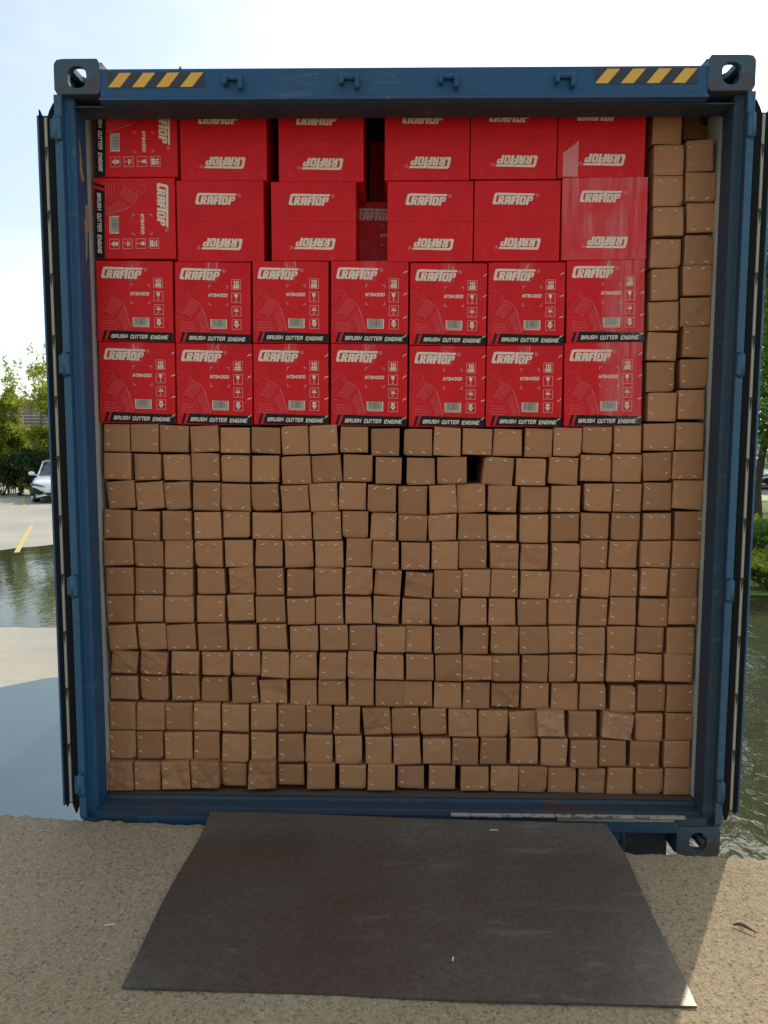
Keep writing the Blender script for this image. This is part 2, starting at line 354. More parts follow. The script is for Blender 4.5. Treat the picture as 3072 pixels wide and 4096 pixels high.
# doors folded back along the sides
for s in (-1, 1):
    def sx(a, b): return (min(s*a, s*b), max(s*a, s*b))
    bm = bmesh.new(); box(bm, *sx(1.232, 1.283), .012, 1.16, .175, 2.712, .003)
    for k in range(4):
        y = .18+k*.24; box(bm, *sx(1.2832, 1.297), y, y+.12, .3, 2.6, .006)
    door = obj('door', bm, BLUE, cont)
    bm = bmesh.new(); box(bm, *sx(1.2475, 1.2610), -.002, .0115, .185, 2.70, .003)
    obj('door_edge_lining', bm, mat('dusty_door_edge', (.33, .31, .25), .7), door)
    for k in range(11):
        z = .42+k*.218; bm = bmesh.new()
        extrude_poly(bm, [(s*1.2478, z), (s*1.2606, z), (s*1.2600, z-.012), (s*1.2545, z-.05), (s*1.250, z-.012)], -.0028, -.0022)
        obj('gasket_clip', bm, mat('grey_rubber', (.03, .028, .025), .7), door)
    bm = bmesh.new()
    lip = [(1.2240, .10 if 0 else .150), (1.2465, .185), (1.2465, 2.70), (1.2240, 2.748)]
    # inner lip, pointed at both ends
    def fin(bm, x0, x1, zlo, zhi, plo, phi, y0, y1):
        pts = [(s*x0, zlo+phi), (s*x0, zhi), (s*(x0*.35+x1*.65), zhi-phi*.55), (s*x1, zhi-phi), (s*x1, zlo+plo), (s*(x0*.5+x1*.5), zlo+plo*.3)]
        extrude_poly(bm, pts, y0, y1)
    fin(bm, 1.2240, 1.2468, .128, 2.748, .05, .05, -.004, .0115)
    fin(bm, 1.2768, 1.2615, .158, 2.728, .03, .04, -.003, .0115)
    obj('gasket', bm, RUBBER, door)
    bm = bmesh.new(); box(bm, *sx(1.2772, 1.2868), .0, .0118, .172, 2.708, .002); obj('door_skin', bm, mat('bright_blue_paint', rough=.45, build=paint((.014, .070, .175), .66)), door)
# trailer under the container (mostly hidden)
tr = link('container_trailer', None, loc=(0, 0, 0)); tag(tr, 'low trailer carrying the blue container over the wet yard', 'trailer')
bm = bmesh.new()
for s in (-1, 1): box(bm, s*.45-.06, s*.45+.06, .15, LEN-.1, -.30, -.004, .01)
for y in (.25, 2.5, 5, 8, 11): box(bm, -1.1, 1.1, y, y+.12, -.16, -.006, .005)
obj('frame', bm, mat('trailer_paint', (.05, .05, .05), .6), tr)
for y in (2.6, 3.9):
    for s in (-1, 1):
        bm = bmesh.new(); cyl(bm, (s*.72, y, -.5), (s*1.0, y, -.5), .49, n=28); obj('wheel', bm, RUBBER, tr)
# torn paper left on the post
def scrap(pts, lab):
    bm = bmesh.new(); A = [(-1.1635-random.random()*.0015, y, z) for y, z in pts]; poly(bm, A)
    o = obj('paper_scrap', bm, mat('kraft_scrap', (.34, .22, .12), .8)); tag(o, lab, 'scrap', 'torn paper scraps on the left post')
scrap([(.062, 2.66), (.080, 2.62), (.088, 2.56), (.100, 2.52), (.082, 2.505), (.062, 2.54), (.066, 2.60)], 'narrow torn tan paper scrap stuck high on the left blue post')
scrap([(.10, 2.43), (.125, 2.44), (.14, 2.40), (.13, 2.36), (.115, 2.33), (.105, 2.25), (.092, 2.22), (.095, 2.30), (.085, 2.37), (.105, 2.39)], 'larger torn tan paper scrap on left post beside second red row')
DATA = """B 0 0 -1.1028 0.1817 1.524 0.1012 0.1063 0 L -
B 0 1 -0.9937 0.1817 1.5229 0.1095 0.1077 0 R -
B 0 2 -0.8764 0.1782 1.5226 0.11 0.104 1 T -
B 0 3 -0.7579 0.1754 1.5251 0.1111 0.0989 -3 B -
B 0 4 -0.6388 0.1726 1.5186 0.1101 0.0988 1 B -
B 0 5 -0.5194 0.1766 1.5189 0.1115 0.0995 1.5 B -
B 0 6 -0.4061 0.1769 1.5164 0.1008 0.1085 -2 L -
B 0 7 -0.2952 0.1725 1.5176 0.1082 0.1117 -3 R -
B 0 8 -0.1767 0.1726 1.5228 0.1074 0.0999 1 B -
B 0 9 -0.0579 0.184 1.5118 0.1084 0.1044 0 B -
B 0 10 0.0698 0.1798 1.5116 0.1073 0.1028 1 B -
B 0 11 0.1825 0.1748 1.5121 0.1028 0.1081 2 L -
B 0 12 0.2985 0.1772 1.5145 0.1118 0.1025 2 B -
B 0 13 0.4152 0.1837 1.5105 0.1098 0.1048 1 T -
B 0 14 0.5333 0.1828 1.5095 0.1054 0.1081 1 L -
B 0 15 0.6459 0.1821 1.5113 0.1059 0.1094 1 L -
B 0 16 0.757 0.1767 1.5229 0.109 0.1022 1 T -
B 0 17 0.8746 0.1779 1.526 0.102 0.1062 -1 L -
B 0 18 0.9941 0.1801 1.5333 0.1163 0.1041 0 B -
B 0 19 1.1084 0.1727 1.5358 0.1049 0.1051 0 L -
B 1 0 -1.1026 0.1787 1.4155 0.1064 0.1028 1 B -
B 1 1 -0.9833 0.1753 1.4133 0.1054 0.1026 0 B -
B 1 2 -0.8703 0.1826 1.4133 0.1048 0.1013 -1 T -
B 1 3 -0.7555 0.1728 1.4107 0.1064 0.1073 0 R -
B 1 4 -0.6407 0.1802 1.4072 0.1066 0.104 0 T -
B 1 5 -0.5224 0.1824 1.4076 0.1065 0.1026 1 B -
B 1 6 -0.4025 0.1747 1.4 0.1124 0.1079 -1.5 B -
B 1 7 -0.2844 0.1827 1.4085 0.1139 0.1038 -3 B -
B 1 8 -0.1633 0.1825 1.4111 0.1109 0.103 1 B -
B 1 9 -0.043 0.1722 1.403 0.1006 0.1019 1 T -
B 1 10 0.0821 0.1805 1.3995 0.1084 0.1036 0 B -
B 1 11 0.2023 0.172 1.404 0.1114 0.1018 -1 B -
B 1 12 0.3791 0.178 1.3987 0.1149 0.1075 5 T -
B 1 13 0.5052 0.1772 1.3978 0.1133 0.1046 1 B -
B 1 14 0.6305 0.1744 1.402 0.1116 0.103 3 T -
B 1 15 0.7547 0.1759 1.4143 0.1128 0.1015 1 T -
B 1 16 0.8749 0.1817 1.413 0.1115 0.1065 1 T -
B 1 17 0.9899 0.1758 1.4194 0.1055 0.1075 -2 R -
B 1 18 1.1074 0.1738 1.4248 0.117 0.1059 0 B -
B 2 0 -1.0913 0.1804 1.3018 0.1061 0.1071 -4 L -
B 2 1 -0.9774 0.1774 1.2997 0.1066 0.1062 -4 L -
B 2 2 -0.8708 0.1816 1.2998 0.1016 0.1063 -3 L -
B 2 3 -0.7536 0.1748 1.296 0.1048 0.1074 1 R -
B 2 4 -0.6398 0.1758 1.2964 0.1103 0.1046 1 B -
B 2 5 -0.5254 0.1816 1.2964 0.1061 0.104 -2 R -
B 2 6 -0.4092 0.1781 1.2937 0.108 0.1003 -3 T -
B 2 7 -0.2961 0.1781 1.2942 0.1078 0.1094 -3 R -
B 2 8 -0.1848 0.1748 1.3021 0.104 0.1042 1 L -
B 2 9 -0.0686 0.1722 1.2937 0.108 0.1041 1 T -
B 2 10 0.0503 0.1832 1.2826 0.1111 0.1101 1 T -
B 2 11 0.1682 0.173 1.2877 0.1056 0.111 -4 R -
B 2 12 0.2758 0.1821 1.2922 0.1093 0.1112 -2 R -
B 2 13 0.3972 0.1764 1.2933 0.1103 0.1025 1 B -
B 2 14 0.5232 0.1834 1.2932 0.1083 0.0992 0 B -
B 2 15 0.6438 0.1768 1.2944 0.11 0.1024 0 B -
B 2 16 0.7686 0.1832 1.2986 0.1058 0.1067 1 L -
B 2 17 0.8806 0.1787 1.2975 0.1062 0.1085 0 L -
B 2 18 0.9948 0.1749 1.304 0.108 0.1069 1 L -
B 2 19 1.1129 0.1809 1.3089 0.1143 0.1119 2 L -
B 3 0 -1.11 0.1801 1.1829 0.1044 0.1129 1 L -
B 3 1 -0.9965 0.1802 1.1763 0.1057 0.1143 2 R -
B 3 2 -0.8742 0.1776 1.1802 0.1126 0.1113 1 R -
B 3 3 -0.7522 0.1747 1.1834 0.1023 0.1054 0 L -
B 3 4 -0.6395 0.1797 1.1883 0.1052 0.1019 0 T -
B 3 5 -0.5203 0.1733 1.1848 0.1105 0.1016 1 B -
B 3 6 -0.4022 0.1803 1.1823 0.1134 0.1039 -2 B -
B 3 7 -0.2851 0.1796 1.1816 0.109 0.1102 -2 R -
B 3 8 -0.1733 0.1765 1.1898 0.0995 0.105 1 L -
B 3 9 -0.0632 0.1816 1.1811 0.101 0.1066 2 R -
B 3 10 0.0501 0.1743 1.1805 0.1097 0.0999 1 T -
B 3 11 0.1668 0.1767 1.1808 0.1075 0.1027 -2 T -
B 3 12 0.2836 0.1816 1.1844 0.1083 0.1014 0 B -
B 3 13 0.4009 0.1766 1.1821 0.1072 0.1011 -1 B -
B 3 14 0.5227 0.1806 1.1751 0.1107 0.1083 0 T -
B 3 15 0.6436 0.1794 1.1809 0.1063 0.1067 -1 T -
B 3 16 0.7597 0.1833 1.1881 0.1069 0.1018 0 B -
B 3 17 0.8792 0.1839 1.1858 0.1103 0.106 1 T -
B 3 18 1 0.1807 1.1883 0.1065 0.1044 0 T -
B 3 19 1.1246 0.1817 1.1902 0.1085 0.1099 -1 R -
B 4 0 -1.1069 0.1738 1.0759 0.1132 0.0991 -1 B -
B 4 1 -0.9888 0.1806 1.0711 0.1104 0.1015 0 B -
B 4 2 -0.871 0.1822 1.0665 0.1088 0.1101 1 R -
B 4 3 -0.7496 0.1768 1.0717 0.1092 0.1048 0 T -
B 4 4 -0.6314 0.1786 1.0721 0.1077 0.1062 -1 B -
B 4 5 -0.5124 0.1778 1.0745 0.1053 0.1046 1 T -
B 4 6 -0.395 0.1835 1.0713 0.1111 0.1062 -1 T -
B 4 7 -0.2756 0.1758 1.0712 0.1085 0.1058 -1 T -
B 4 8 -0.1596 0.1768 1.0789 0.0991 0.1079 1 L -
B 4 9 -0.0546 0.172 1.0681 0.0989 0.1084 1 R -
B 4 10 0.0625 0.177 1.0658 0.1081 0.1057 0 B -
B 4 11 0.1772 0.1796 1.0682 0.1009 0.1085 0 L -
B 4 12 0.2864 0.1832 1.0711 0.1066 0.1079 0 R -
B 4 13 0.4108 0.1831 1.0705 0.1121 0.1021 2 T c
B 4 14 0.5266 0.1759 1.071 0.1088 0.0982 1 T c
B 4 15 0.6489 0.1839 1.0646 0.1068 0.1091 1 L -
B 4 16 0.757 0.1743 1.0776 0.1 0.1072 0 R -
B 4 17 0.872 0.1819 1.077 0.1085 0.1053 1 T -
B 4 18 0.9947 0.1739 1.0813 0.1136 0.1027 0 B -
B 4 19 1.118 0.1769 1.0794 0.1136 0.1049 0 B -
B 5 0 -1.1064 0.1729 0.9601 0.1063 0.107 0 T -
B 5 1 -0.9916 0.1823 0.9589 0.1051 0.1059 1 B -
B 5 2 -0.871 0.1819 0.9532 0.1085 0.1073 0 T -
B 5 3 -0.743 0.1737 0.9645 0.108 0.1018 0 T -
B 5 4 -0.624 0.1783 0.9665 0.1001 0.1047 -2 L c
B 5 5 -0.5108 0.1751 0.9607 0.1077 0.1067 0 R -
B 5 6 -0.3916 0.1779 0.9551 0.1041 0.1082 0 L -
B 5 7 -0.2781 0.1786 0.963 0.1054 0.1052 0 T -
B 5 8 -0.1581 0.1733 0.9649 0.105 0.11 2 L -
B 5 9 -0.0455 0.1824 0.9638 0.1031 0.098 4 T -
B 5 10 0.0746 0.1753 0.9573 0.107 0.0992 5 T c
B 5 11 0.1899 0.1774 0.9555 0.1062 0.1085 2 R -
B 5 12 0.3007 0.1727 0.9609 0.1058 0.1061 1 L -
B 5 13 0.4112 0.172 0.9603 0.1036 0.106 0 R -
B 5 14 0.5298 0.1743 0.9563 0.1113 0.106 1 T -
B 5 15 0.6472 0.1761 0.9553 0.1097 0.106 2 B -
B 5 16 0.7682 0.1831 0.9604 0.1077 0.109 2 L -
B 5 17 0.8804 0.1827 0.9649 0.104 0.106 1 R -
B 5 18 0.9947 0.1778 0.9681 0.1037 0.1079 1 L -
B 5 19 1.1094 0.1775 0.9618 0.1056 0.115 1 L -
B 6 0 -1.111 0.18 0.8453 0.1041 0.1066 0 L -
B 6 1 -0.9949 0.1823 0.8478 0.1105 0.1066 0 T -
B 6 2 -0.8732 0.176 0.8465 0.1116 0.1041 0 T -
B 6 3 -0.7477 0.1815 0.8498 0.1101 0.1079 0 R -
B 6 4 -0.6271 0.1768 0.8555 0.104 0.1054 -1 R -
B 6 5 -0.5109 0.1791 0.8499 0.1147 0.104 -1 B -
B 6 6 -0.3882 0.1808 0.8416 0.1096 0.1055 -1 T -
B 6 7 -0.2749 0.178 0.8468 0.1058 0.1089 -1 R -
B 6 8 -0.1613 0.1803 0.8486 0.1043 0.1074 0 L -
B 6 9 -0.0516 0.1804 0.8465 0.102 0.1103 2 R -
B 6 10 0.0653 0.1721 0.8472 0.1058 0.1034 1 B -
B 6 11 0.1805 0.1725 0.8458 0.1057 0.1041 0 L -
B 6 12 0.2911 0.1738 0.8463 0.1049 0.1055 0 R -
B 6 13 0.4039 0.1746 0.8469 0.1033 0.1054 0 L -
B 6 14 0.5216 0.1744 0.8478 0.1088 0.1017 -1 T -
B 6 15 0.6403 0.1726 0.8514 0.1065 0.103 0 T -
B 6 16 0.7619 0.1746 0.8467 0.1071 0.1081 1 R -
B 6 17 0.8767 0.1792 0.8515 0.1029 0.1067 1 L -
B 6 18 0.9979 0.1826 0.8465 0.1099 0.1082 1 R -
B 6 19 1.1119 0.1762 0.854 0.1087 0.11 0 R -
B 7 0 -1.1012 0.1764 0.7359 0.1108 0.0999 -3 B -
B 7 1 -0.9828 0.177 0.7375 0.1085 0.1042 -3 L -
B 7 2 -0.8679 0.1802 0.736 0.1128 0.1021 -3 B -
B 7 3 -0.7445 0.1814 0.7345 0.1141 0.1065 -2 B -
B 7 4 -0.6231 0.1833 0.7349 0.109 0.105 -1 B -
B 7 5 -0.5017 0.1765 0.7408 0.1093 0.1017 -1 T -
B 7 6 -0.3774 0.1805 0.737 0.1085 0.0981 -1 T -
B 7 7 -0.259 0.1761 0.7414 0.1096 0.0986 -1 T -
B 7 8 -0.146 0.1819 0.7392 0.1025 0.1002 0 L -
B 7 9 -0.0304 0.1748 0.7341 0.1107 0.1028 -1 L -
B 7 10 0.0778 0.1825 0.7328 0.1037 0.1067 1 L -
B 7 11 0.1892 0.1781 0.7298 0.102 0.1058 -1 L -
B 7 12 0.3023 0.1807 0.7278 0.1019 0.1065 1 R -
B 7 13 0.4161 0.1784 0.7316 0.1088 0.1078 1 L -
B 7 14 0.5313 0.1758 0.7311 0.1093 0.1098 -2 L -
B 7 15 0.6435 0.1779 0.7358 0.1042 0.109 -2 R -
B 7 16 0.7565 0.1726 0.7338 0.1067 0.1073 -1 L -
B 7 17 0.8731 0.1725 0.737 0.1065 0.1072 0 L -
B 7 18 0.9874 0.1784 0.7399 0.1038 0.1001 0 R -
B 7 19 1.1075 0.1777 0.7302 0.1078 0.1124 -2 R -
B 8 0 -1.0983 0.182 0.6365 0.1027 0.0911 4 B c
B 8 1 -0.979 0.1722 0.6332 0.1058 0.0945 4 B c
B 8 2 -0.8546 0.1787 0.636 0.1102 0.0931 2 B -
B 8 3 -0.7308 0.1779 0.6336 0.1108 0.0945 1 T -
B 8 4 -0.6082 0.1792 0.6343 0.107 0.0967 0 T -
B 8 5 -0.4935 0.1808 0.6251 0.1084 0.1055 1 L -
B 8 6 -0.3804 0.1783 0.624 0.1067 0.1069 0 T -
B 8 7 -0.2644 0.1788 0.6189 0.1051 0.109 1 L -
B 8 8 -0.1523 0.1779 0.6239 0.1042 0.1104 1 L -
B 8 9 -0.0358 0.1794 0.6222 0.1084 0.1015 0 T -
B 8 10 0.083 0.175 0.6218 0.1088 0.1028 0 T -
B 8 11 0.1955 0.1786 0.6172 0.1038 0.1058 -1 R -
B 8 12 0.3099 0.1801 0.6221 0.1116 0.0969 0 B c
B 8 13 0.4229 0.1743 0.6191 0.1055 0.1048 -1 L -
B 8 14 0.5394 0.1839 0.6171 0.1042 0.1072 1 L -
B 8 15 0.6478 0.181 0.619 0.1033 0.1085 0 R -
B 8 16 0.76 0.1835 0.6192 0.1053 0.107 -2 R -
B 8 17 0.8752 0.1755 0.6213 0.1092 0.1081 1 R -
B 8 18 0.9849 0.1773 0.6268 0.1062 0.1059 1 L -
B 8 19 1.103 0.1751 0.6249 0.1095 0.1079 1 R -
B 9 0 -1.1056 0.1886 0.5275 0.1098 0.0979 0 T -
B 9 1 -0.9825 0.1882 0.5258 0.1097 0.0986 0 T -
B 9 2 -0.8585 0.191 0.5245 0.1088 0.1023 0 B -
B 9 3 -0.7402 0.1983 0.5185 0.1082 0.1018 0 T -
B 9 4 -0.62 0.19 0.5166 0.1019 0.1052 -3 R -
B 9 5 -0.5049 0.1963 0.5125 0.1101 0.1008 -2 B c
B 9 6 -0.3829 0.191 0.508 0.1075 0.1044 0 B -
B 9 7 -0.2671 0.1888 0.5114 0.1087 0.1012 0 T -
B 9 8 -0.1515 0.1903 0.5082 0.1021 0.1101 1 L -
B 9 9 -0.0337 0.1961 0.5035 0.1203 0.1066 0 B -
B 9 10 0.0771 0.194 0.5068 0.1114 0.1027 0 B -
B 9 11 0.1952 0.1946 0.5003 0.1098 0.1071 1 T -
B 9 12 0.3107 0.1934 0.5003 0.1067 0.1085 1 L -
B 9 13 0.4251 0.1913 0.5059 0.1065 0.1002 2 B c
B 9 14 0.544 0.1939 0.5039 0.1114 0.1024 0 T -
B 9 15 0.6629 0.1991 0.4957 0.1064 0.11 0 L -
B 9 16 0.7727 0.1904 0.4984 0.1024 0.1081 0 R -
B 9 17 0.8959 0.1968 0.4899 0.1025 0.1083 0 R -
B 9 18 1.0064 0.191 0.4968 0.1078 0.1117 -1 R -
B 9 19 1.122 0.1903 0.4959 0.1105 0.1116 0 R -
B 10 0 -1.1143 0.1819 0.4044 0.1063 0.1134 -1 L -
B 10 1 -0.9987 0.1791 0.4044 0.1112 0.111 0 L -
B 10 2 -0.8871 0.1892 0.4016 0.1107 0.1113 0 L -
B 10 3 -0.772 0.1824 0.4039 0.1066 0.111 0 L -
B 10 4 -0.6569 0.1801 0.4022 0.1079 0.1108 1 L -
B 10 5 -0.5427 0.178 0.408 0.1018 0.1069 -1 L -
B 10 6 -0.4294 0.1787 0.4029 0.1046 0.1091 0 L -
B 10 7 -0.3187 0.1806 0.3995 0.1009 0.1092 0 L -
B 10 8 -0.2074 0.183 0.3922 0.1059 0.1129 1 L -
B 10 9 -0.0884 0.1852 0.3948 0.1073 0.1047 -3 R c
B 10 10 0.027 0.1898 0.3942 0.1073 0.107 -2 R -
B 10 11 0.1394 0.1887 0.392 0.1042 0.1069 -3 R -
B 10 12 0.2565 0.1809 0.3888 0.1103 0.1103 -1 T -
B 10 13 0.3787 0.1853 0.3883 0.1154 0.1067 -1 T -
B 10 14 0.4995 0.1891 0.3858 0.1103 0.1075 -4 L -
B 10 15 0.6074 0.1672 0.3979 0.1079 0.1074 -4 R w
B 10 16 0.7347 0.1882 0.3856 0.1121 0.1081 0 B -
B 10 17 0.8699 0.1708 0.3918 0.1212 0.1022 6 T w
B 10 18 0.9995 0.1874 0.3768 0.1053 0.1102 0 R -
B 10 19 1.1192 0.1819 0.3825 0.1092 0.1076 0 T -
B 11 0 -1.1181 0.1835 0.2825 0.1075 0.1159 -1 L -
B 11 1 -1.0046 0.1821 0.2844 0.1081 0.112 -1 L -
B 11 2 -0.8885 0.1773 0.2839 0.1107 0.1117 0 L -
B 11 3 -0.7758 0.1851 0.2818 0.1013 0.1142 0 L -
B 11 4 -0.6594 0.1859 0.2713 0.107 0.1157 1 L -
B 11 5 -0.5456 0.1818 0.2819 0.1009 0.1154 0 L -
B 11 6 -0.4333 0.1807 0.2761 0.1029 0.1153 -1 L -
B 11 7 -0.3208 0.1874 0.2706 0.1059 0.1155 1 R -
B 11 8 -0.2016 0.1805 0.2712 0.1092 0.1137 -1 L -
B 11 9 -0.0813 0.1866 0.2691 0.1041 0.1101 -1 L -
B 11 10 0.033 0.181 0.2713 0.1081 0.1098 -2 L -
B 11 11 0.1521 0.1805 0.2736 0.1094 0.1052 -1 T -
B 11 12 0.2681 0.1803 0.2689 0.1049 0.1134 0 L -
B 11 13 0.3798 0.1767 0.2755 0.1046 0.1109 1 L -
B 11 14 0.5026 0.1793 0.2773 0.1081 0.1057 0 B -
B 11 15 0.6234 0.1788 0.2713 0.1044 0.1131 1 R -
B 11 16 0.7413 0.1767 0.2668 0.107 0.1122 0 L -
B 11 17 0.8568 0.1825 0.2693 0.1049 0.1101 0 L -
B 11 18 0.9846 0.1813 0.2675 0.1148 0.107 1 B -
B 11 19 1.1125 0.1763 0.2726 0.1029 0.1082 -1 L -
B 12 0 -1.1254 0.1559 0.1619 0.1048 0.1158 0 L c
B 12 1 -1.0149 0.165 0.1573 0.105 0.1176 0 L c
B 12 2 -0.8967 0.1556 0.1662 0.1074 0.1141 0 L c
B 12 3 -0.7783 0.1585 0.1708 0.1117 0.1118 1 L c
B 12 4 -0.6685 0.1894 0.1698 0.1016 0.0961 0 L -
B 12 5 -0.5496 0.1554 0.1705 0.1076 0.11 -1 L c
B 12 6 -0.4346 0.1829 0.1801 0.1033 0.0835 0 L -
B 12 7 -0.3129 0.1756 0.1659 0.1102 0.1068 1 L -
B 12 8 -0.1852 0.1782 0.1662 0.1058 0.0993 1 L -
B 12 9 -0.0685 0.1668 0.1662 0.1089 0.1071 0 L -
B 12 10 0.0506 0.1892 0.1676 0.1073 0.0934 1 L -
B 12 11 0.1768 0.1862 0.1675 0.1056 0.0962 1 L -
B 12 12 0.3067 0.1811 0.1653 0.111 0.0983 0 B -
B 12 13 0.4258 0.1838 0.1617 0.1088 0.1059 1 L -
B 12 14 0.5408 0.181 0.1606 0.11 0.1057 1 L -
B 12 15 0.6584 0.1887 0.1565 0.1072 0.1039 0 L -
B 12 16 0.7783 0.1894 0.1565 0.1042 0.1027 0 L -
B 12 17 0.89 0.1789 0.1565 0.1015 0.1086 1 L -
B 12 18 1.0075 0.1843 0.1565 0.108 0.1075 0 L -
B 12 19 1.1195 0.1802 0.1565 0.1013 0.1091 0 L -
P 0 0 0.9889 0.1965 2.6716 0.1083 0.1111 0 N -
P 0 1 0.9931 0.1819 2.556 0.1096 0.1074 -2 T -
P 0 2 0.996 0.1814 2.4447 0.1105 0.1082 -1 T -
P 0 3 0.9971 0.173 2.3334 0.11 0.1047 -1 T -
P 0 4 0.9923 0.1753 2.2193 0.1114 0.1019 0 T -
P 0 5 0.9933 0.1768 2.0995 0.1025 0.1148 -2 L -
P 0 6 0.993 0.1762 1.9871 0.1118 0.1077 -1 B -
P 0 7 0.9933 0.1809 1.8769 0.1103 0.1043 1 B -
P 0 8 0.9917 0.1826 1.7578 0.1069 0.1102 -1 R -
P 0 9 0.9999 0.1754 1.6451 0.1049 0.1101 0 L -
Q 0 0 1.1515 0.3371 2.7415 0.1104 0.097 0 N -
Q 0 1 1.1039 0.1711 2.5678 0.0973 0.1107 -2 L -
Q 0 2 1.114 0.1759 2.46 0.1122 0.1038 0 B -
Q 0 3 1.1249 0.1852 2.3495 0.1103 0.1089 -2 B -
Q 0 4 1.1179 0.178 2.2299 0.1099 0.1082 -2 B -
Q 0 5 1.117 0.1789 2.1179 0.1083 0.1111 -2 T -
Q 0 6 1.1138 0.1797 2.0038 0.1135 0.1068 -1 B -
Q 0 7 1.1246 0.1791 1.8887 0.107 0.114 0 L -
Q 0 8 1.1193 0.1829 1.7715 0.104 0.11 -1 L -
Q 0 9 1.1115 0.1742 1.6543 0.1017 0.112 -1 L -
R 0 0 -0.9938 0.1769 2.5546 0.3081 0.297 0 N -
R 0 1 -0.6675 0.1803 2.5419 0.3241 0.297 0 N -
R 0 2 -0.3003 0.178 2.5354 0.3177 0.297 0 N -
R 0 3 0.0959 0.1808 2.5395 0.3164 0.297 0 N -
R 0 4 0.4169 0.1758 2.5422 0.3191 0.297 0 N -
R 0 5 0.7422 0.1797 2.5469 0.3228 0.297 0 N -
R 1 0 -1.007 0.1778 2.2553 0.3074 0.2969 0 N -
R 1 1 -0.6829 0.1778 2.2446 0.328 0.2965 0 N -
R 1 2 -0.3303 0.1803 2.2474 0.3193 0.2888 0 N -
R 1 3 0.1094 0.1758 2.243 0.3208 0.2921 0 N -
R 1 4 0.4349 0.1781 2.2449 0.3206 0.2926 0 N -
R 1 5 0.7594 0.1765 2.2477 0.3162 0.2981 -0.5 N -
R 2 0 -1.0159 0.1771 1.9457 0.2922 0.302 0.6 N -
R 2 1 -0.7174 0.1799 1.9387 0.2895 0.3046 0.8 N -
R 2 2 -0.4195 0.1774 1.9413 0.2881 0.3037 0.4 N -
R 2 3 -0.1182 0.1797 1.9389 0.2939 0.3071 0.3 N -
R 2 4 0.1801 0.1751 1.9329 0.2896 0.3043 0.3 N -
R 2 5 0.4762 0.181 1.9338 0.29 0.3071 0 N -
R 2 6 0.7742 0.1807 1.9432 0.2916 0.3091 -1.2 N -
R 3 0 -1.0161 0.1791 1.6339 0.2943 0.3092 0.8 N -
R 3 1 -0.716 0.1762 1.6288 0.293 0.3085 0.6 N -
R 3 2 -0.421 0.1789 1.6296 0.2883 0.3082 0.3 N -
R 3 3 -0.1197 0.1761 1.6255 0.2927 0.3111 0.3 N -
R 3 4 0.1793 0.1772 1.6224 0.2898 0.3079 0.2 N -
R 3 5 0.4735 0.1752 1.6241 0.2895 0.3071 0 N -
R 3 6 0.7727 0.1754 1.6277 0.294 0.3149 -0.9 N -
D 0 0 -0.0654 0.45 2.2096 0.3293 0.333 0 N -
D 1 0 0.0312 0.62 2.5895 0.3341 0.3505 0 N -"""
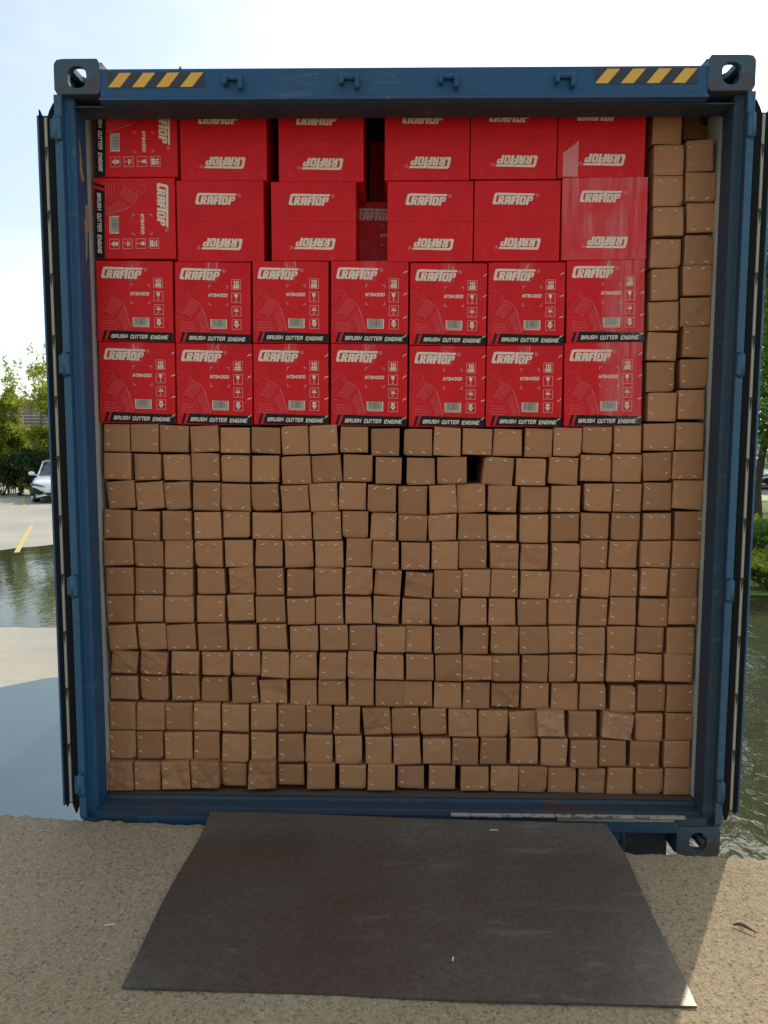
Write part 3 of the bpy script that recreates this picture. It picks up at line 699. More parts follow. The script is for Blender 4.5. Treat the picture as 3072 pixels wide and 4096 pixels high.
# ------------------------------------------------------------------ cartons
ORD = ['first','second','third','fourth','fifth','sixth','seventh','eighth','ninth','tenth','eleventh','twelfth','thirteenth']
def carton_mesh(w, h, seed, crumple=0, depth=.28):
    rnd = random.Random(seed); n = 20 if crumple else 9
    hw = w/2; J = .0018 if not crumple else .004
    cj = [(rnd.uniform(-J, J), rnd.uniform(-J, J)) for _ in range(4)]
    amp = rnd.uniform(.0008, .0028); off = Vector((seed*1.37, seed*.73, 0))
    lines = []
    for k in range(4 if crumple else 0):
        a = rnd.uniform(0, math.pi); q = Vector((rnd.uniform(-.3, .3)*w, rnd.uniform(.2, .8)*h)); lines.append((Vector((math.cos(a), math.sin(a))), q, rnd.uniform(.002, .007)*rnd.choice((1, 1, -.6))))
    bx, bz = rnd.uniform(-.5, .5), rnd.uniform(-.5, .5)
    if not crumple and rnd.random() < .22:
        n = 15
        for k in range(2):
            a = rnd.uniform(0, math.pi); q = Vector((rnd.uniform(-.35, .35)*w, rnd.uniform(.15, .85)*h)); lines.append((Vector((math.cos(a), math.sin(a))), q, rnd.uniform(.0012, .003)*rnd.choice((1, -1))))
    flap = rnd.choice('TBLR----'); fs_ = rnd.uniform(.0012, .0028)
    dents = [(rnd.choice((0, 1)), rnd.choice((0, 1)), rnd.uniform(.003, .010), rnd.uniform(.10, .24)) for _ in range(rnd.choice((0, 0, 0, 1, 1, 2)))]
    def pos(u, v, ins, d):
        x = (u-.5)*(w-2*ins); z = ins+v*(h-2*ins)
        du = (cj[0][0]*(1-u)*(1-v)+cj[1][0]*u*(1-v)+cj[2][0]*u*v+cj[3][0]*(1-u)*v); dv = (cj[0][1]*(1-u)*(1-v)+cj[1][1]*u*(1-v)+cj[2][1]*u*v+cj[3][1]*(1-u)*v)
        e = 16*u*(1-u)*v*(1-v)
        x += du+.0012*math.sin(v*3.1+bx*6)*(1 if u > .5 else -1)*.5; z += dv
        y = d + e*amp*noise.noise(Vector((u*1.6, v*1.6, 0))+off)*2 + bx*.004*(u-.5)*2 + bz*.004*(v-.5)*2
        if d < .05:
            if flap == 'L' and u < .09 or flap == 'R' and u > .91 or flap == 'T' and v > .91 or flap == 'B' and v < .09: y += fs_
            for cu, cv, am, rd in dents:
                q_ = math.hypot(u-cu, v-cv)/rd
                if q_ < 1: y += am*(1-q_)**1.5; x += (.5-cu)*am*.5*(1-q_); z += (.5-cv)*am*.5*(1-q_)
        if lines and d < .004:
            p = Vector((x, z)); s = 0
            for dr, q, am in lines:
                t = (p-q).dot(Vector((-dr.y, dr.x))); s += am*max(0, 1-abs(t)/.03)*(1 if t < 0 else .35)
            y += s + (.003 if crumple else .001)*noise.noise(Vector((u*5, v*5, 1))+off)
        return (x, y, z)
    V = []; Fc = []; MI = []; SM = []
    idx = {}
    for j in range(n+1):
        for i in range(n+1): idx[i, j] = len(V); V.append(pos(i/n, j/n, .0016, 0))
    for j in range(n):
        for i in range(n): Fc.append((idx[i, j], idx[i+1, j], idx[i+1, j+1], idx[i, j+1])); MI.append(0); SM.append(True)
    per = [(i, 0) for i in range(n)]+[(n, j) for j in range(n)]+[(i, n) for i in range(n, 0, -1)]+[(0, j) for j in range(n, 0, -1)]
    prev = [idx[q] for q in per]
    for ins, d, m, sm in ((0, .0016, 0, True), (0, .0045, 0, False), (.0016, .0050, 1, False), (.0016, .0066, 1, False), (.0002, .0070, 1, False), (0, .06, 0, False), (0, depth, 0, False)):
        cur = []
        for i, j in per: cur.append(len(V)); V.append(pos(i/n, j/n, ins, d))
        k = len(per)
        for a in range(k):
            b = (a+1) % k; Fc.append((prev[b], prev[a], cur[a], cur[b])); MI.append(m); SM.append(sm)
        prev = cur
    Fc.append(tuple(prev)); MI.append(0); SM.append(False)
    me = bpy.data.meshes.new('carton'); me.from_pydata(V, [], Fc); me.materials.append(CARD); me.materials.append(CARD_EDGE)
    me.polygons.foreach_set('material_index', MI); me.polygons.foreach_set('use_smooth', SM if crumple < 2 else [False]*len(SM)); me.update()
    return me
def staple_mesh(kind):
    """two short crowns of a corner staple, bent proud of the board"""
    bm = bmesh.new(); a = {0: 45, 1: -45}[kind]
    for k in (-1, 1):
        c = Vector((k*.0034, 0, k*(.0012 if kind == 0 else -.0012))); d = Vector((math.cos(R(a)), 0, math.sin(R(a))))*(-1 if 0 else 1)
        p = Vector((-d.z, 0, d.x)) if 0 else Vector((d.z, 0, -d.x))
        L_ = .0058; W_ = .0013
        t = [c-d*L_, c-d*L_*.45, c+d*L_*.45, c+d*L_]; y = [.0002, -.0016, -.0018, .0002]
        pv = None
        for q, yy in zip(t, y):
            cur = [bm.verts.new((q.x-p.x*W_, yy, q.z-p.z*W_)), bm.verts.new((q.x, yy-.0005, q.z)), bm.verts.new((q.x+p.x*W_, yy, q.z+p.z*W_))]
            if pv:
                bm.faces.new((pv[0], cur[0], cur[1], pv[1])); bm.faces.new((pv[1], cur[1], cur[2], pv[2]))
            pv = cur
    return mesh('staple', bm, STAPLE)
STM = [staple_mesh(0), staple_mesh(1)]
def add_staples(o, w, h, side, seed):
    rnd = random.Random(seed*7+3)
    if side == 'T': P = [(-.27, .86), (.22, .87)]
    elif side == 'B': P = [(-.24, .11), (.24, .11)]
    elif side == 'L': P = [(-.36, .78), (-.35, .26)]
    elif side == 'R': P = [(.35, .74), (.36, .24)]
    else: return
    jx, jz = rnd.uniform(-.03, .03), rnd.uniform(-.03, .03)
    for a, b in P:
        link('staple', STM[1 if rnd.random() < .72 else 0], o, loc=((a+jx)*w, -.0012, (b+jz)*h), rot=(0, rnd.uniform(-.15, .15), 0))
FILM = None
def m_film(t, b):
    f, r = noise_fac(t, 45, 4, .6, .45, .62, dist=1.5); b.inputs['Base Color'].default_value = (.85, .70, .52, 1)
    t.links.new(mth(t, 'ADD', mth(t, 'MULTIPLY', f, .16), .02), b.inputs['Alpha']); bump(t, b, r, .8, .004)
FILM = mat('crinkled_clear_film', rough=.12, build=m_film)
def m_streak(t, b):
    f, r = noise_fac(t, 55, 5, .7, .40, .75, stretch=(1, 1, .06)); g, _ = noise_fac(t, 7, 2, .5, .35, .6)
    b.inputs['Base Color'].default_value = (.85, .72, .70, 1)
    t.links.new(mth(t, 'ADD', mth(t, 'MULTIPLY', mth(t, 'MULTIPLY', f, g), .26), .03), b.inputs['Alpha']); bump(t, b, r, .5, .003)
STREAK = mat('streaked_stretch_film', rough=.2, build=m_streak)
TAPE = mat('clear_tape', (.8, .6, .58), .2, Alpha=.05)
GLINT = mat('tape_glint', (.85, .62, .58), .25)

rows_n = {}
for ln in DATA.split('\n'):
    q = ln.split(); rows_n[(q[0], q[1])] = rows_n.get((q[0], q[1]), 0)+1
CG = 'small brown cartons stacked in the container'
FEAT = {'T': 'stapled near its top edge', 'B': 'stapled near its bottom edge', 'L': 'stapled near its left edge', 'R': 'stapled near its right edge', 'N': 'plain'}
def place(o, x, y, z, w, h, rot):
    a = R(rot); o.rotation_euler = (0, a, 0)
    o.location = (x-math.sin(a)*h/2, y, z+h/2-math.cos(a)*h/2)
RED_ROWS = []
seed = 0
for ln in DATA.split('\n'):
    q = ln.split(); K, i, j = q[0], int(q[1]), int(q[2]); x, y, z, wd, h, rot = map(float, q[3:9]); st, sp = q[9], q[10]
    seed += 1
    if K in 'RD': RED_ROWS.append((K, i, j, x, y, z, wd, h, rot)); continue
    o = link('brown_carton', carton_mesh(wd, h, seed, {'-': 0, 'c': 1, 'w': 2}[sp], .28))
    place(o, x, y, z, wd, h, rot); add_staples(o, wd, h, st, seed)
    if K == 'B':
        n = rows_n[(K, q[1])]
        c = ORD[j]+' from left' if j < n/2 else (ORD[n-1-j]+' from right' if j < n-1 else 'last at right')
        if i < 7: r = 'in %s brown row below the red boxes' % ORD[i]
        else: r = 'in %s brown row above the floor' % ORD[12-i]
        f = {'-': 'stapled '+{'T': 'top', 'B': 'bottom', 'L': 'left', 'R': 'right'}[st]+' edge', 'c': 'dented', 'w': 'tape-wrapped'}[sp]
        lab = 'brown carton, %s, %s %s' % (f, c, r)
        if sp == 'w':
            f_ = bmesh.new(); n_ = 6
            for a in range(n_):
                for b in range(n_):
                    P = lambda u, v: ((u/n_-.5)*wd*.99, -.0065-.002*noise.noise((u*.8, v*.8, seed)), (v/n_)*h*.99)
                    poly(f_, [P(a, b), P(a+1, b), P(a+1, b+1), P(a, b+1)])
            bmesh.ops.remove_doubles(f_, verts=f_.verts, dist=1e-5); obj('clear_film', f_, FILM, o)
    elif K == 'P': lab = 'tan carton, %s from top in stack touching the red boxes, %s' % (ORD[j], FEAT[st])
    else:
        lab = 'tan carton, %s from top in stack against right wall, %s' % (ORD[j], FEAT[st]) if j else 'shadowed carton set back at top of the stack against right wall'
    tag(o, lab, 'carton', CG)

# ---- red cartons: printed artwork in artwork units (0..1505, 0..1600 down), panel .292 x .307 m
PW, PH = .292, .307
def A(x, y, l=1): return ((x-25)/1505*PW-PW/2, -.0005*l, PH-(y-10)/1600*PH)
def apoly(bm, pts, l=1, mi=0): poly(bm, [A(a, b, l) for a, b in pts], mi)
SC = [0]
def stroke(bm, pts, wd, l=1, mi=0, closed=False):
    SC[0] = (SC[0]+1) % 17
    n = len(pts); seg = range(n if closed else n-1)
    for k in seg:
        a, b = Vector(pts[k]), Vector(pts[(k+1) % n]); d = (b-a)
        if d.length < 1e-6: continue
        d.normalize(); p = Vector((-d.y, d.x))*wd/2; a -= d*wd*.45; b += d*wd*.45
        apoly(bm, [tuple(a-p), tuple(b-p), tuple(b+p), tuple(a+p)], l+.03*(k % 3)+.012*SC[0], mi)
def circle(cx, cy, r, n=14, ry=None): return [(cx+r*math.cos(2*math.pi*k/n), cy+(ry or r)*math.sin(2*math.pi*k/n)) for k in range(n)]
def text(bm, s, x0, x1, y0, y1, l=2, mi=0, shear=0.0, bold=0.0, space=1.0):
    cu = bpy.data.curves.new('lettering', 'FONT'); cu.body = s; cu.offset = bold; cu.shear = shear; cu.space_character = space; cu.resolution_u = 3
    ob = bpy.data.objects.new('lettering', cu); COL.objects.link(ob); bpy.context.view_layer.update()
    me = bpy.data.meshes.new_from_object(ob.evaluated_get(bpy.context.evaluated_depsgraph_get()))
    xs = [v.co.x for v in me.vertices]; ys = [v.co.y for v in me.vertices]; ax, bx, ay, by = min(xs), max(xs), min(ys), max(ys)
    vs = [bm.verts.new(A(x0+(v.co.x-ax)/(bx-ax)*(x1-x0), y1-(v.co.y-ay)/(by-ay)*(y1-y0), l)) for v in me.vertices]
    for p in me.polygons:
        try: f = bm.faces.new([vs[k] for k in p.vertices]); f.material_index = mi
        except ValueError: pass
    bpy.data.objects.remove(ob); bpy.data.curves.remove(cu); bpy.data.meshes.remove(me)
GLY = {'B': [[(0,0),(0,1),(.62,1),(.78,.9),(.78,.62),(.6,.52),(0,.52)],[(.6,.52),(.82,.42),(.82,.1),(.66,0),(0,0)]], 'R': [[(0,0),(0,1),(.64,1),(.8,.88),(.8,.6),(.64,.48),(0,.48)],[(.5,.46),(.82,0)]],
 'U': [[(0,1),(0,.16),(.16,0),(.64,0),(.8,.16),(.8,1)]], 'S': [[(.8,.82),(.66,1),(.16,1),(0,.86),(0,.64),(.14,.54),(.66,.46),(.8,.34),(.8,.14),(.66,0),(.14,0),(0,.18)]],
 'H': [[(0,0),(0,1)],[(.8,0),(.8,1)],[(0,.5),(.8,.5)]], 'C': [[(.8,.76),(.8,.86),(.66,1),(.16,1),(0,.86),(0,.14),(.16,0),(.66,0),(.8,.14),(.8,.26)]],
 'T': [[(-.02,1),(.82,1)],[(.4,1),(.4,0)]], 'E': [[(.76,1),(0,1),(0,0),(.76,0)],[(0,.5),(.66,.5)]], 'N': [[(0,0),(0,1),(.8,0),(.8,1)]],
 'G': [[(.8,.78),(.66,1),(.16,1),(0,.86),(0,.14),(.16,0),(.8,0),(.8,.46),(.48,.46)]], 'I': [[(.1,0),(.1,1)]], '4': [[(.62,0),(.62,1),(0,.3),(.82,.3)]],
 '3': [[(0,.88),(.14,1),(.64,1),(.78,.88),(.78,.62),(.62,.52),(.3,.52)],[(.62,.52),(.8,.4),(.8,.12),(.64,0),(.14,0),(0,.14)]], '0': [[(.14,0),(0,.14),(0,.86),(.14,1),(.62,1),(.76,.86),(.76,.14),(.62,0),(.14,0)]],
 'D': [[(0,0),(0,1),(.56,1),(.8,.78),(.8,.22),(.56,0),(0,0)]], '1': [[(.05,.78),(.3,1),(.3,0)]]}
def block(bm, s, x0, x1, y0, y1, wd, l=1.7, mi=0, slant=.2, gap=.42):
    """heavy condensed lettering drawn as broad strokes"""
    adv = [(.2 if c == 'I' else .42 if c == '1' else .8)+gap for c in s]; tot = sum(adv)-gap; h = y1-y0-wd; k = (x1-x0-wd-slant*h)/tot; x = x0+wd/2
    for c, a in zip(s, adv):
        for pl in GLY[c]: stroke(bm, [(x+p*k+slant*h*q, y1-wd/2-q*h) for p, q in pl], wd, l, mi)
        x += a*k
def logo(bm):
    C = [(575,141),(215,133),(190,136),(168,150),(157,170),(124,318),(126,340),(138,353),(155,357),(206,357),(216,308),(182,306),(207,190),(216,182),(575,186),(583,164)]
    T = [(590,143),(950,150),(934,190),(664,187),(628,363),(574,362),(610,188),(582,187)]
    Rr = [(262,195),(335,195),(352,202),(360,218),(352,262),(328,287),(346,357),(291,357),(282,303),(268,357),(216,357),(246,212)]
    Aa = [(402,197),(468,198),(486,204),(495,220),(470,360),(413,360),(424,312),(406,311),(395,358),(350,358),(380,214)]
    Fr = [(526,198),(604,198),(594,238),(560,239),(556,262),(584,262),(577,298),(547,300),(531,361),(477,361),(506,214)]
    O = [(692,203),(764,203),(780,209),(786,224),(762,344),(752,360),(736,366),(662,366),(648,358),(646,342),(668,222),(676,208)]
    P = [(820,205),(898,205),(916,212),(923,230),(912,272),(900,290),(880,296),(836,297),(818,369),(768,368),(800,222),(808,210)]
    for q in (C, T, Rr, Aa, Fr, O, P): apoly(bm, q)
    for c in ((306,241,13), (430,251,11), (862,257,15)): apoly(bm, circle(*c, ry=c[2]*1.3), 1.6, 1)
    apoly(bm, [(712,236),(738,238),(720,326),(694,326)], 1.6, 1)
    stroke(bm, circle(1003,183,31), 6, 1, 2, True); text(bm, 'R', 990, 1016, 165, 202, 1.4, 2)
def art_front():
    parts = []
    bm = bmesh.new(); logo(bm); parts.append(('logo', mesh('logo', bm, [WHITE_PRT, RED, PINK_PRT])))
    bm = bmesh.new(); block(bm, 'NTB430D', 692, 1076, 626, 692, 14, 1.2, 0, .2, .5)
    for cx, cy, sx_, sy_ in ((705,470,1,1), (1072,474,-1,1), (708,850,1,-1), (1076,855,-1,-1)):
        stroke(bm, [(cx, cy+48*sy_), (cx, cy), (cx+44*sx_, cy)], 10, 1, 1)
    parts.append(('model_number', mesh('model_number', bm, [WHITE_PRT, PINK_PRT])))
    def sq(k):
        bm = bmesh.new(); x0, y0 = 1155+k*2.5, 348+k*262; stroke(bm, [(x0, y0), (x0+180, y0+1), (x0+181, y0+190), (x0+1, y0+189)], 9, 1, 1, True); return bm, x0, y0
    bm, x, y = sq(0); block(bm, '10', x+34, x+146, y+26, y+104, 18, 1.2, 0, 0, .5)
    apoly(bm, [(x+28,y+112),(x+152,y+112),(x+152,y+138),(x+28,y+138)]); apoly(bm, [(x+28,y+146),(x+152,y+146),(x+152,y+172),(x+28,y+172)])
    parts.append(('handling_symbol', mesh('stack_symbol', bm, [WHITE_PRT, PINK_PRT])))
    bm, x, y = sq(1); apoly(bm, [(x+50,y+20),(x+120,y+20),(x+116,y+70),(x+102,y+96),(x+90,y+104),(x+78,y+96),(x+58,y+70)])
    apoly(bm, [(x+84,y+103),(x+92,y+103),(x+92,y+158),(x+112,y+166),(x+62,y+166),(x+84,y+158)]); parts.append(('handling_symbol', mesh('glass_symbol', bm, [WHITE_PRT, PINK_PRT])))
    bm, x, y = sq(2); apoly(bm, [(x+38,y+106),(x+50,y+84),(x+70,y+70),(x+90,y+65),(x+112,y+70),(x+132,y+84),(x+144,y+106),(x+90,y+98)])
    stroke(bm, [(x+91,y+98),(x+90,y+155),(x+82,y+166),(x+72,y+163),(x+68,y+154)], 7)
    for k in range(12): stroke(bm, [(x+52+22*(k % 4)+8*(k//4 % 2), y+26+15*(k//4)), (x+46+22*(k % 4)+8*(k//4 % 2), y+36+15*(k//4))], 5)
    parts.append(('handling_symbol', mesh('umbrella_symbol', bm, [WHITE_PRT, PINK_PRT])))
    bm, x, y = sq(3); apoly(bm, [(x+52,y+22),(x+120,y+22),(x+122,y+92),(x+148,y+92),(x+90,y+166),(x+32,y+92),(x+54,y+92)])
    stroke(bm, [(x+58,y+62),(x+120,y+124)], 4, 1.6, 2); stroke(bm, [(x+120,y+58),(x+58,y+128)], 4, 1.9, 2); parts.append(('handling_symbol', mesh('arrow_symbol', bm, [WHITE_PRT, PINK_PRT, BLACK_PRT])))
    bm = bmesh.new(); apoly(bm, [(732,1130),(1060,1133),(1058,1320),(735,1316)]); rnd = random.Random(4); x = 752
    while x < 1036:
        wb = rnd.choice((5, 7, 10)); apoly(bm, [(x,1134),(x+wb,1134),(x+wb,1278),(x,1278)], 1.7, 1); x += wb+rnd.choice((5, 7, 10))
    
    for k in range(13): apoly(bm, [(742+k*24,1286),(755+k*24,1286),(755+k*24,1306),(742+k*24,1306)], 1.7, 1)
    parts.append(('barcode', mesh('barcode', bm, [WHITE_PRT, BLACK_PRT])))
    bm = bmesh.new(); apoly(bm, [(170,1388),(224,1390),(165,1590),(108,1588)], 1, 1); apoly(bm, [(276,1390),(1528,1428),(1529,1608),(212,1590)], 1, 1)
    block(bm, 'BRUSH', 300, 632, 1466, 1544, 16); block(bm, 'CUTTER', 674, 1030, 1474, 1554, 16); block(bm, 'ENGINE', 1076, 1438, 1482, 1562, 16)
    parts.append(('title_band', mesh('title_band', bm, [WHITE_PRT, BLACK_PRT])))
    bm = bmesh.new()
    for p_ in ([(30,555),(140,570),(260,590),(300,640),(345,720)], [(50,780),(160,650),(330,740),(500,820),(580,930),(660,1080),(700,1250),(708,1388)], [(48,1020),(270,730),(300,640)],
               [(160,570),(165,650)], [(85,1080),(180,1110),(320,1140),(350,1060)], [(55,1180),(80,1300),(120,1388)], [(345,720),(430,770),(540,850)]): stroke(bm, p_, 6)
    for k in range(6):
        y0 = 760+k*48; x0 = 310-k*32; stroke(bm, [(x0, y0+6), (x0+60, y0), (x0+130, y0+22), (x0+205, y0+70), (x0+220, y0+100-k*4)], 13); stroke(bm, [(x0+6, y0+26), (x0+70, y0+22), (x0+185, y0+82)], 7)
    for k in range(4):
        y0 = 1190+k*52; stroke(bm, [(130, y0), (300, y0+16+k*4), (360+k*12, y0+10), (395+k*20, y0-25), (405+k*22, y0-60 if k == 0 else y0-38)], 11); stroke(bm, [(132, y0+18), (300, y0+34), (370+k*12, y0+26)], 6)
    for k in range(7):
        x0 = 440+k*22; y0 = 1120+k*42; stroke(bm, [(x0, y0), (x0+32, y0-60), (x0+100-k*4, y0-150+k*8)], 10)
        stroke(bm, [(x0+14, y0+6), (x0+60, y0-70), (x0+108-k*4, y0-132+k*8)], 6)
    for k in range(7): stroke(bm, [(560+k*20, 900+k*66), (590+k*18, 960+k*66)], 26)
    for k in range(5): stroke(bm, [(520+k*34, 1388), (600+k*24, 1260+k*18)], 7)
    parts.append(('engine_drawing', mesh('engine_drawing', bm, RED_FAINT)))
    return parts
ART = art_front()
lb = bmesh.new(); logo(lb); LOGO = mesh('logo', lb, [WHITE_PRT, RED, PINK_PRT])
bm = bmesh.new(); box(bm, -PW/2, PW/2, 0, .30, 0, PH, .0025, 0, 2); BODY = mesh('red_body', bm, RED)
bm = bmesh.new(); box(bm, -PW/2, PW/2, .0022, .30, 0, PH, .002); box(bm, -PW/2+.0005, PW/2-.0005, 0, .0022, PH*.5008, PH-.0005, .0004); box(bm, -PW/2+.0005, PW/2-.0005, 0, .0022, .0005, PH*.4992, .0004)
BODY2 = mesh('red_flap_body', bm, RED)
def tape_mesh():
    bm = bmesh.new(); apoly(bm, [(640,10),(900,10),(890,400),(650,410)], 2.4); return mesh('clear_tape', bm, TAPE)
TP = tape_mesh()
def glint_mesh(seed):  # thin pale strokes painted as glints along the creased tape
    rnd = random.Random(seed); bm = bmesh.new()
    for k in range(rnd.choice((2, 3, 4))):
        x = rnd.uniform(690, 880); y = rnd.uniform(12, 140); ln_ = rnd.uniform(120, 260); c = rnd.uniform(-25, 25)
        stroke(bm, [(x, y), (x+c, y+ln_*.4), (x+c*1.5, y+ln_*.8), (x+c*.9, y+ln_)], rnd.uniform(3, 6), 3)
    return mesh('tape_glint', bm, GLINT)
RG1, RG2 = 'red cartons with the engine drawing', 'red cartons with two logos facing out'
def red_carton(name, wd, h, art, sc=(1, 1)):
    o = link(name, BODY if art else BODY2); o.scale = (wd/PW, 1, h/PH)
    if art:
        for nm, me in ART: link(nm, me, o)
    return o
def put_logo(o, wd, h, cx, cz, inv, lw=.1565):
    """a logo copy centred at panel fractions cx, cz; LOGO spans 124..950 x 133..369 artwork units"""
    ax, az = A(537, 250)[0], A(537, 250)[2]
    sx_, sz_ = o.scale.x, o.scale.z; k = lw/(826/1505*PW)
    M_ = Matrix.Diagonal((k/sx_*(-1 if inv else 1), 1, k/sz_*(-1 if inv else 1), 1))
    c = link('logo', LOGO, o); X = (cx-.5)*PW; Z = cz*PH
    c.scale = (M_[0][0], 1, M_[2][2]); c.location = (X-M_[0][0]*ax, 0, Z-M_[2][2]*az)
for K, i, j, x, y, z, wd, h, rot in RED_ROWS:
    sd = i*11+j
    if K == 'D':
        o = red_carton('red_carton', wd, h, i == 0); place(o, x, y, z, wd, h, 0)
        tag(o, ['red carton deep in the wide dark gap, its logo half hidden', 'dark red blank carton set far back at the top of the wide gap'][i], 'carton'); continue
    rn = ['top red row', 'second red row from the top', 'third red row from the top', 'bottom red row'][i]
    n = 6 if i < 2 else 7
    cn = ORD[j]+' from left' if j < n-1 else 'rightmost'
    if i < 2 and j == 0:
        o = red_carton('red_carton', h, wd, True); a = R(90)
        o.rotation_euler = (0, a, 0); o.location = (x-wd/2, y, z+h/2)
        tag(o, 'red carton turned sideways, lettering running down, leftmost in %s' % rn, 'carton', RG1); continue
    if i < 2:
        o = red_carton('red_carton', wd, h, False); place(o, x, y, z, wd, h, rot)
        put_logo(o, wd, h, .455, .775-.02*(i == 0), False); put_logo(o, wd, h, .515+(.02 if j > 2 else 0), .215, True)
        f = 'with two logos, %s in the %s' % (cn, rn)
        if (i, j) == (1, 5):
            b_ = bmesh.new(); poly(b_, [(-PW/2, -.004, .002), (PW/2, -.005, .002), (PW/2, -.004, PH), (-PW/2, -.003, PH)]); obj('stretch_film', b_, STREAK, o); f = 'covered by streaked clear film, rightmost in the '+rn
        if (i, j) == (0, 5):
            b_ = bmesh.new(); poly(b_, [(-.128, -.0045, .004), (-.078, -.0055, .002), (-.077, -.005, .135), (-.128, -.004, .09)]); obj('tape_patch', b_, mat('hazy_tape', (.9, .75, .72), .3, Alpha=.26), o); f = 'with a hazy tape patch at left, rightmost in the '+rn
        tag(o, 'red carton '+f, 'carton', RG2)
    else:
        o = red_carton('red_carton', wd, h, True); place(o, x, y, z, wd, h, rot)
        link('clear_tape', TP, o); link('tape_glint', glint_mesh(sd), o)
        if j >= 3 or i == 3:
            side = .475
            for zz in (.86, .60, .33, .10):
                link('staple', STM[0], o, loc=(side*PW-.004*(j % 2), -.0012, PH*(zz+random.uniform(-.01, .01))), rot=(0, random.uniform(-.2, .2), 0))
        if j == 6:
            b_ = bmesh.new(); poly(b_, [(-.02, -.004, .05), (PW/2, -.005, .002), (PW/2, -.004, PH), (0, -.003, PH)]); obj('stretch_film', b_, STREAK, o)
        tag(o, 'red carton with engine drawing, %s in the %s' % (cn, rn), 'carton', RG1)
# ------------------------------------------------------------------ loading dock
YARD_Z, DOCK_Z = -1.0, .13
EDGE = [(-14, 1.2), (-1.541, .010), (-1.203, -.020), (-.752, -.046), (.793, -.200), (1.283, -.242), (14, -1.4)]
def edge_y(x):
    for (a, b), (c, d) in zip(EDGE, EDGE[1:]):
        if x <= c: return b+(d-b)*(x-a)/(c-a)
    return EDGE[-1][1]
def sm(a, b, x): t = max(0, min(1, (x-a)/(b-a))); return t*t*(3-2*t)
xs = [-14, -10, -6, -4, -3]; x = -2.3
while x < 2.3: xs.append(x); x += .0085
xs += [3, 4, 6, 10, 14]
ts = [0, .004, .010]; t = .016
while t < 1.35: ts.append(t); t += .0075+.004*t
ts += [1.6, 2.2, 3, 5, 8]
V = []; 
for t in ts:
    for x in xs:
        e = edge_y(x); je = .010*noise.noise((x*9, 3, 0))+.006*noise.noise((x*31, 5, 0))-.004*abs(noise.noise((x*70, 9, 0)))
        y = e-t+je*max(0, 1-t/.10)
        h = .004*noise.noise((x*2.2, y*2.2, 0))+.0016*noise.noise((x*26, y*26, 4))+.0016*noise.noise((x*70, y*70, 7))
        p = noise.noise((x*42, y*52, 11)); q = noise.noise((x*17, y*17, 2))
        h -= .0014*sm(.35, .6, p)+.003*sm(.45, .6, q)
        if t < .03: h -= (.03-t)*.30*(.5+noise.noise((x*22, 1, 1)))
        V.append((x, y, DOCK_Z+h))
nx, ny = len(xs), len(ts); Fc = [(j*nx+i, (j+1)*nx+i, (j+1)*nx+i+1, j*nx+i+1) for j in range(ny-1) for i in range(nx-1)]
b0 = len(V)
for k in range(nx): V.append((V[k][0], V[k][1]+.004, YARD_Z-.2))
Fc += [(k, k+1, b0+k+1, b0+k) for k in range(nx-1)]
me = bpy.data.meshes.new('loading_dock'); me.from_pydata(V, [], Fc); me.materials.append(DOCK); me.polygons.foreach_set('use_smooth', [True]*len(Fc)); me.update()
tag(link('loading_dock', me), kind='structure')

# ------------------------------------------------------------------ steel bridging plate
bl, br, kl, kr, fl, fr = Vector((-.706, -.048)), Vector((.759, -.106)), Vector((-.722, -.16)), Vector((.786, -.235)), Vector((-.732, -.923)), Vector((.759, -.960))
V = []; nu = 24; vs_ = [(0, bl, br, .180), (1, (bl+kl)/2, (br+kr)/2, .160), (2, kl, kr, .1405)]
for k in range(1, 9): f = k/8; vs_.append((2+k, kl.lerp(fl, f), kr.lerp(fr, f), .1405-.0015*f+.006*math.sin(math.pi*f)))
for _, a, b, z in vs_:
    for i in range(nu+1):
        u = i/nu; p = a.lerp(b, u); V.append((p.x+.004*math.sin(_*.8), p.y+.002*math.sin(u*7), z+.0015*noise.noise((u*3, _*.4, 0))))
n0 = len(V); nr = len(vs_); TH = .0055
V += [(a, b, c-TH) for a, b, c in V]
Fc = []; MI = []; SMO = []
for j in range(nr-1):
    for i in range(nu):
        a = j*(nu+1)+i; Fc.append((a, a+nu+1, a+nu+2, a+1)); Fc.append((n0+a, n0+a+1, n0+a+nu+2, n0+a+nu+1)); MI += [0, 0]; SMO += [True, True]
rim = [i for i in range(nu+1)]+[j*(nu+1)+nu for j in range(1, nr)]+[(nr-1)*(nu+1)+i for i in range(nu-1, -1, -1)]+[j*(nu+1) for j in range(nr-2, 0, -1)]
r0 = len(V); V += [V[k] for k in rim]; V += [(V[k][0], V[k][1], V[k][2]-TH) for k in rim]; m_ = len(rim)
for k in range(m_): q = (k+1) % m_; Fc.append((r0+k, r0+q, r0+m_+q, r0+m_+k)); MI.append(1 if abs(V[rim[k]][1]-V[rim[q]][1]) > .02 else 0); SMO.append(False)
me = bpy.data.meshes.new('bridge_plate'); me.from_pydata(V, [], Fc); me.materials.append(PLATE); me.materials.append(PLATE_EDGE)
me.polygons.foreach_set('material_index', MI); me.polygons.foreach_set('use_smooth', SMO); me.update()
tag(link('bridge_plate', me), 'dark scuffed steel plate bridging the concrete dock and the container sill', 'steel plate')

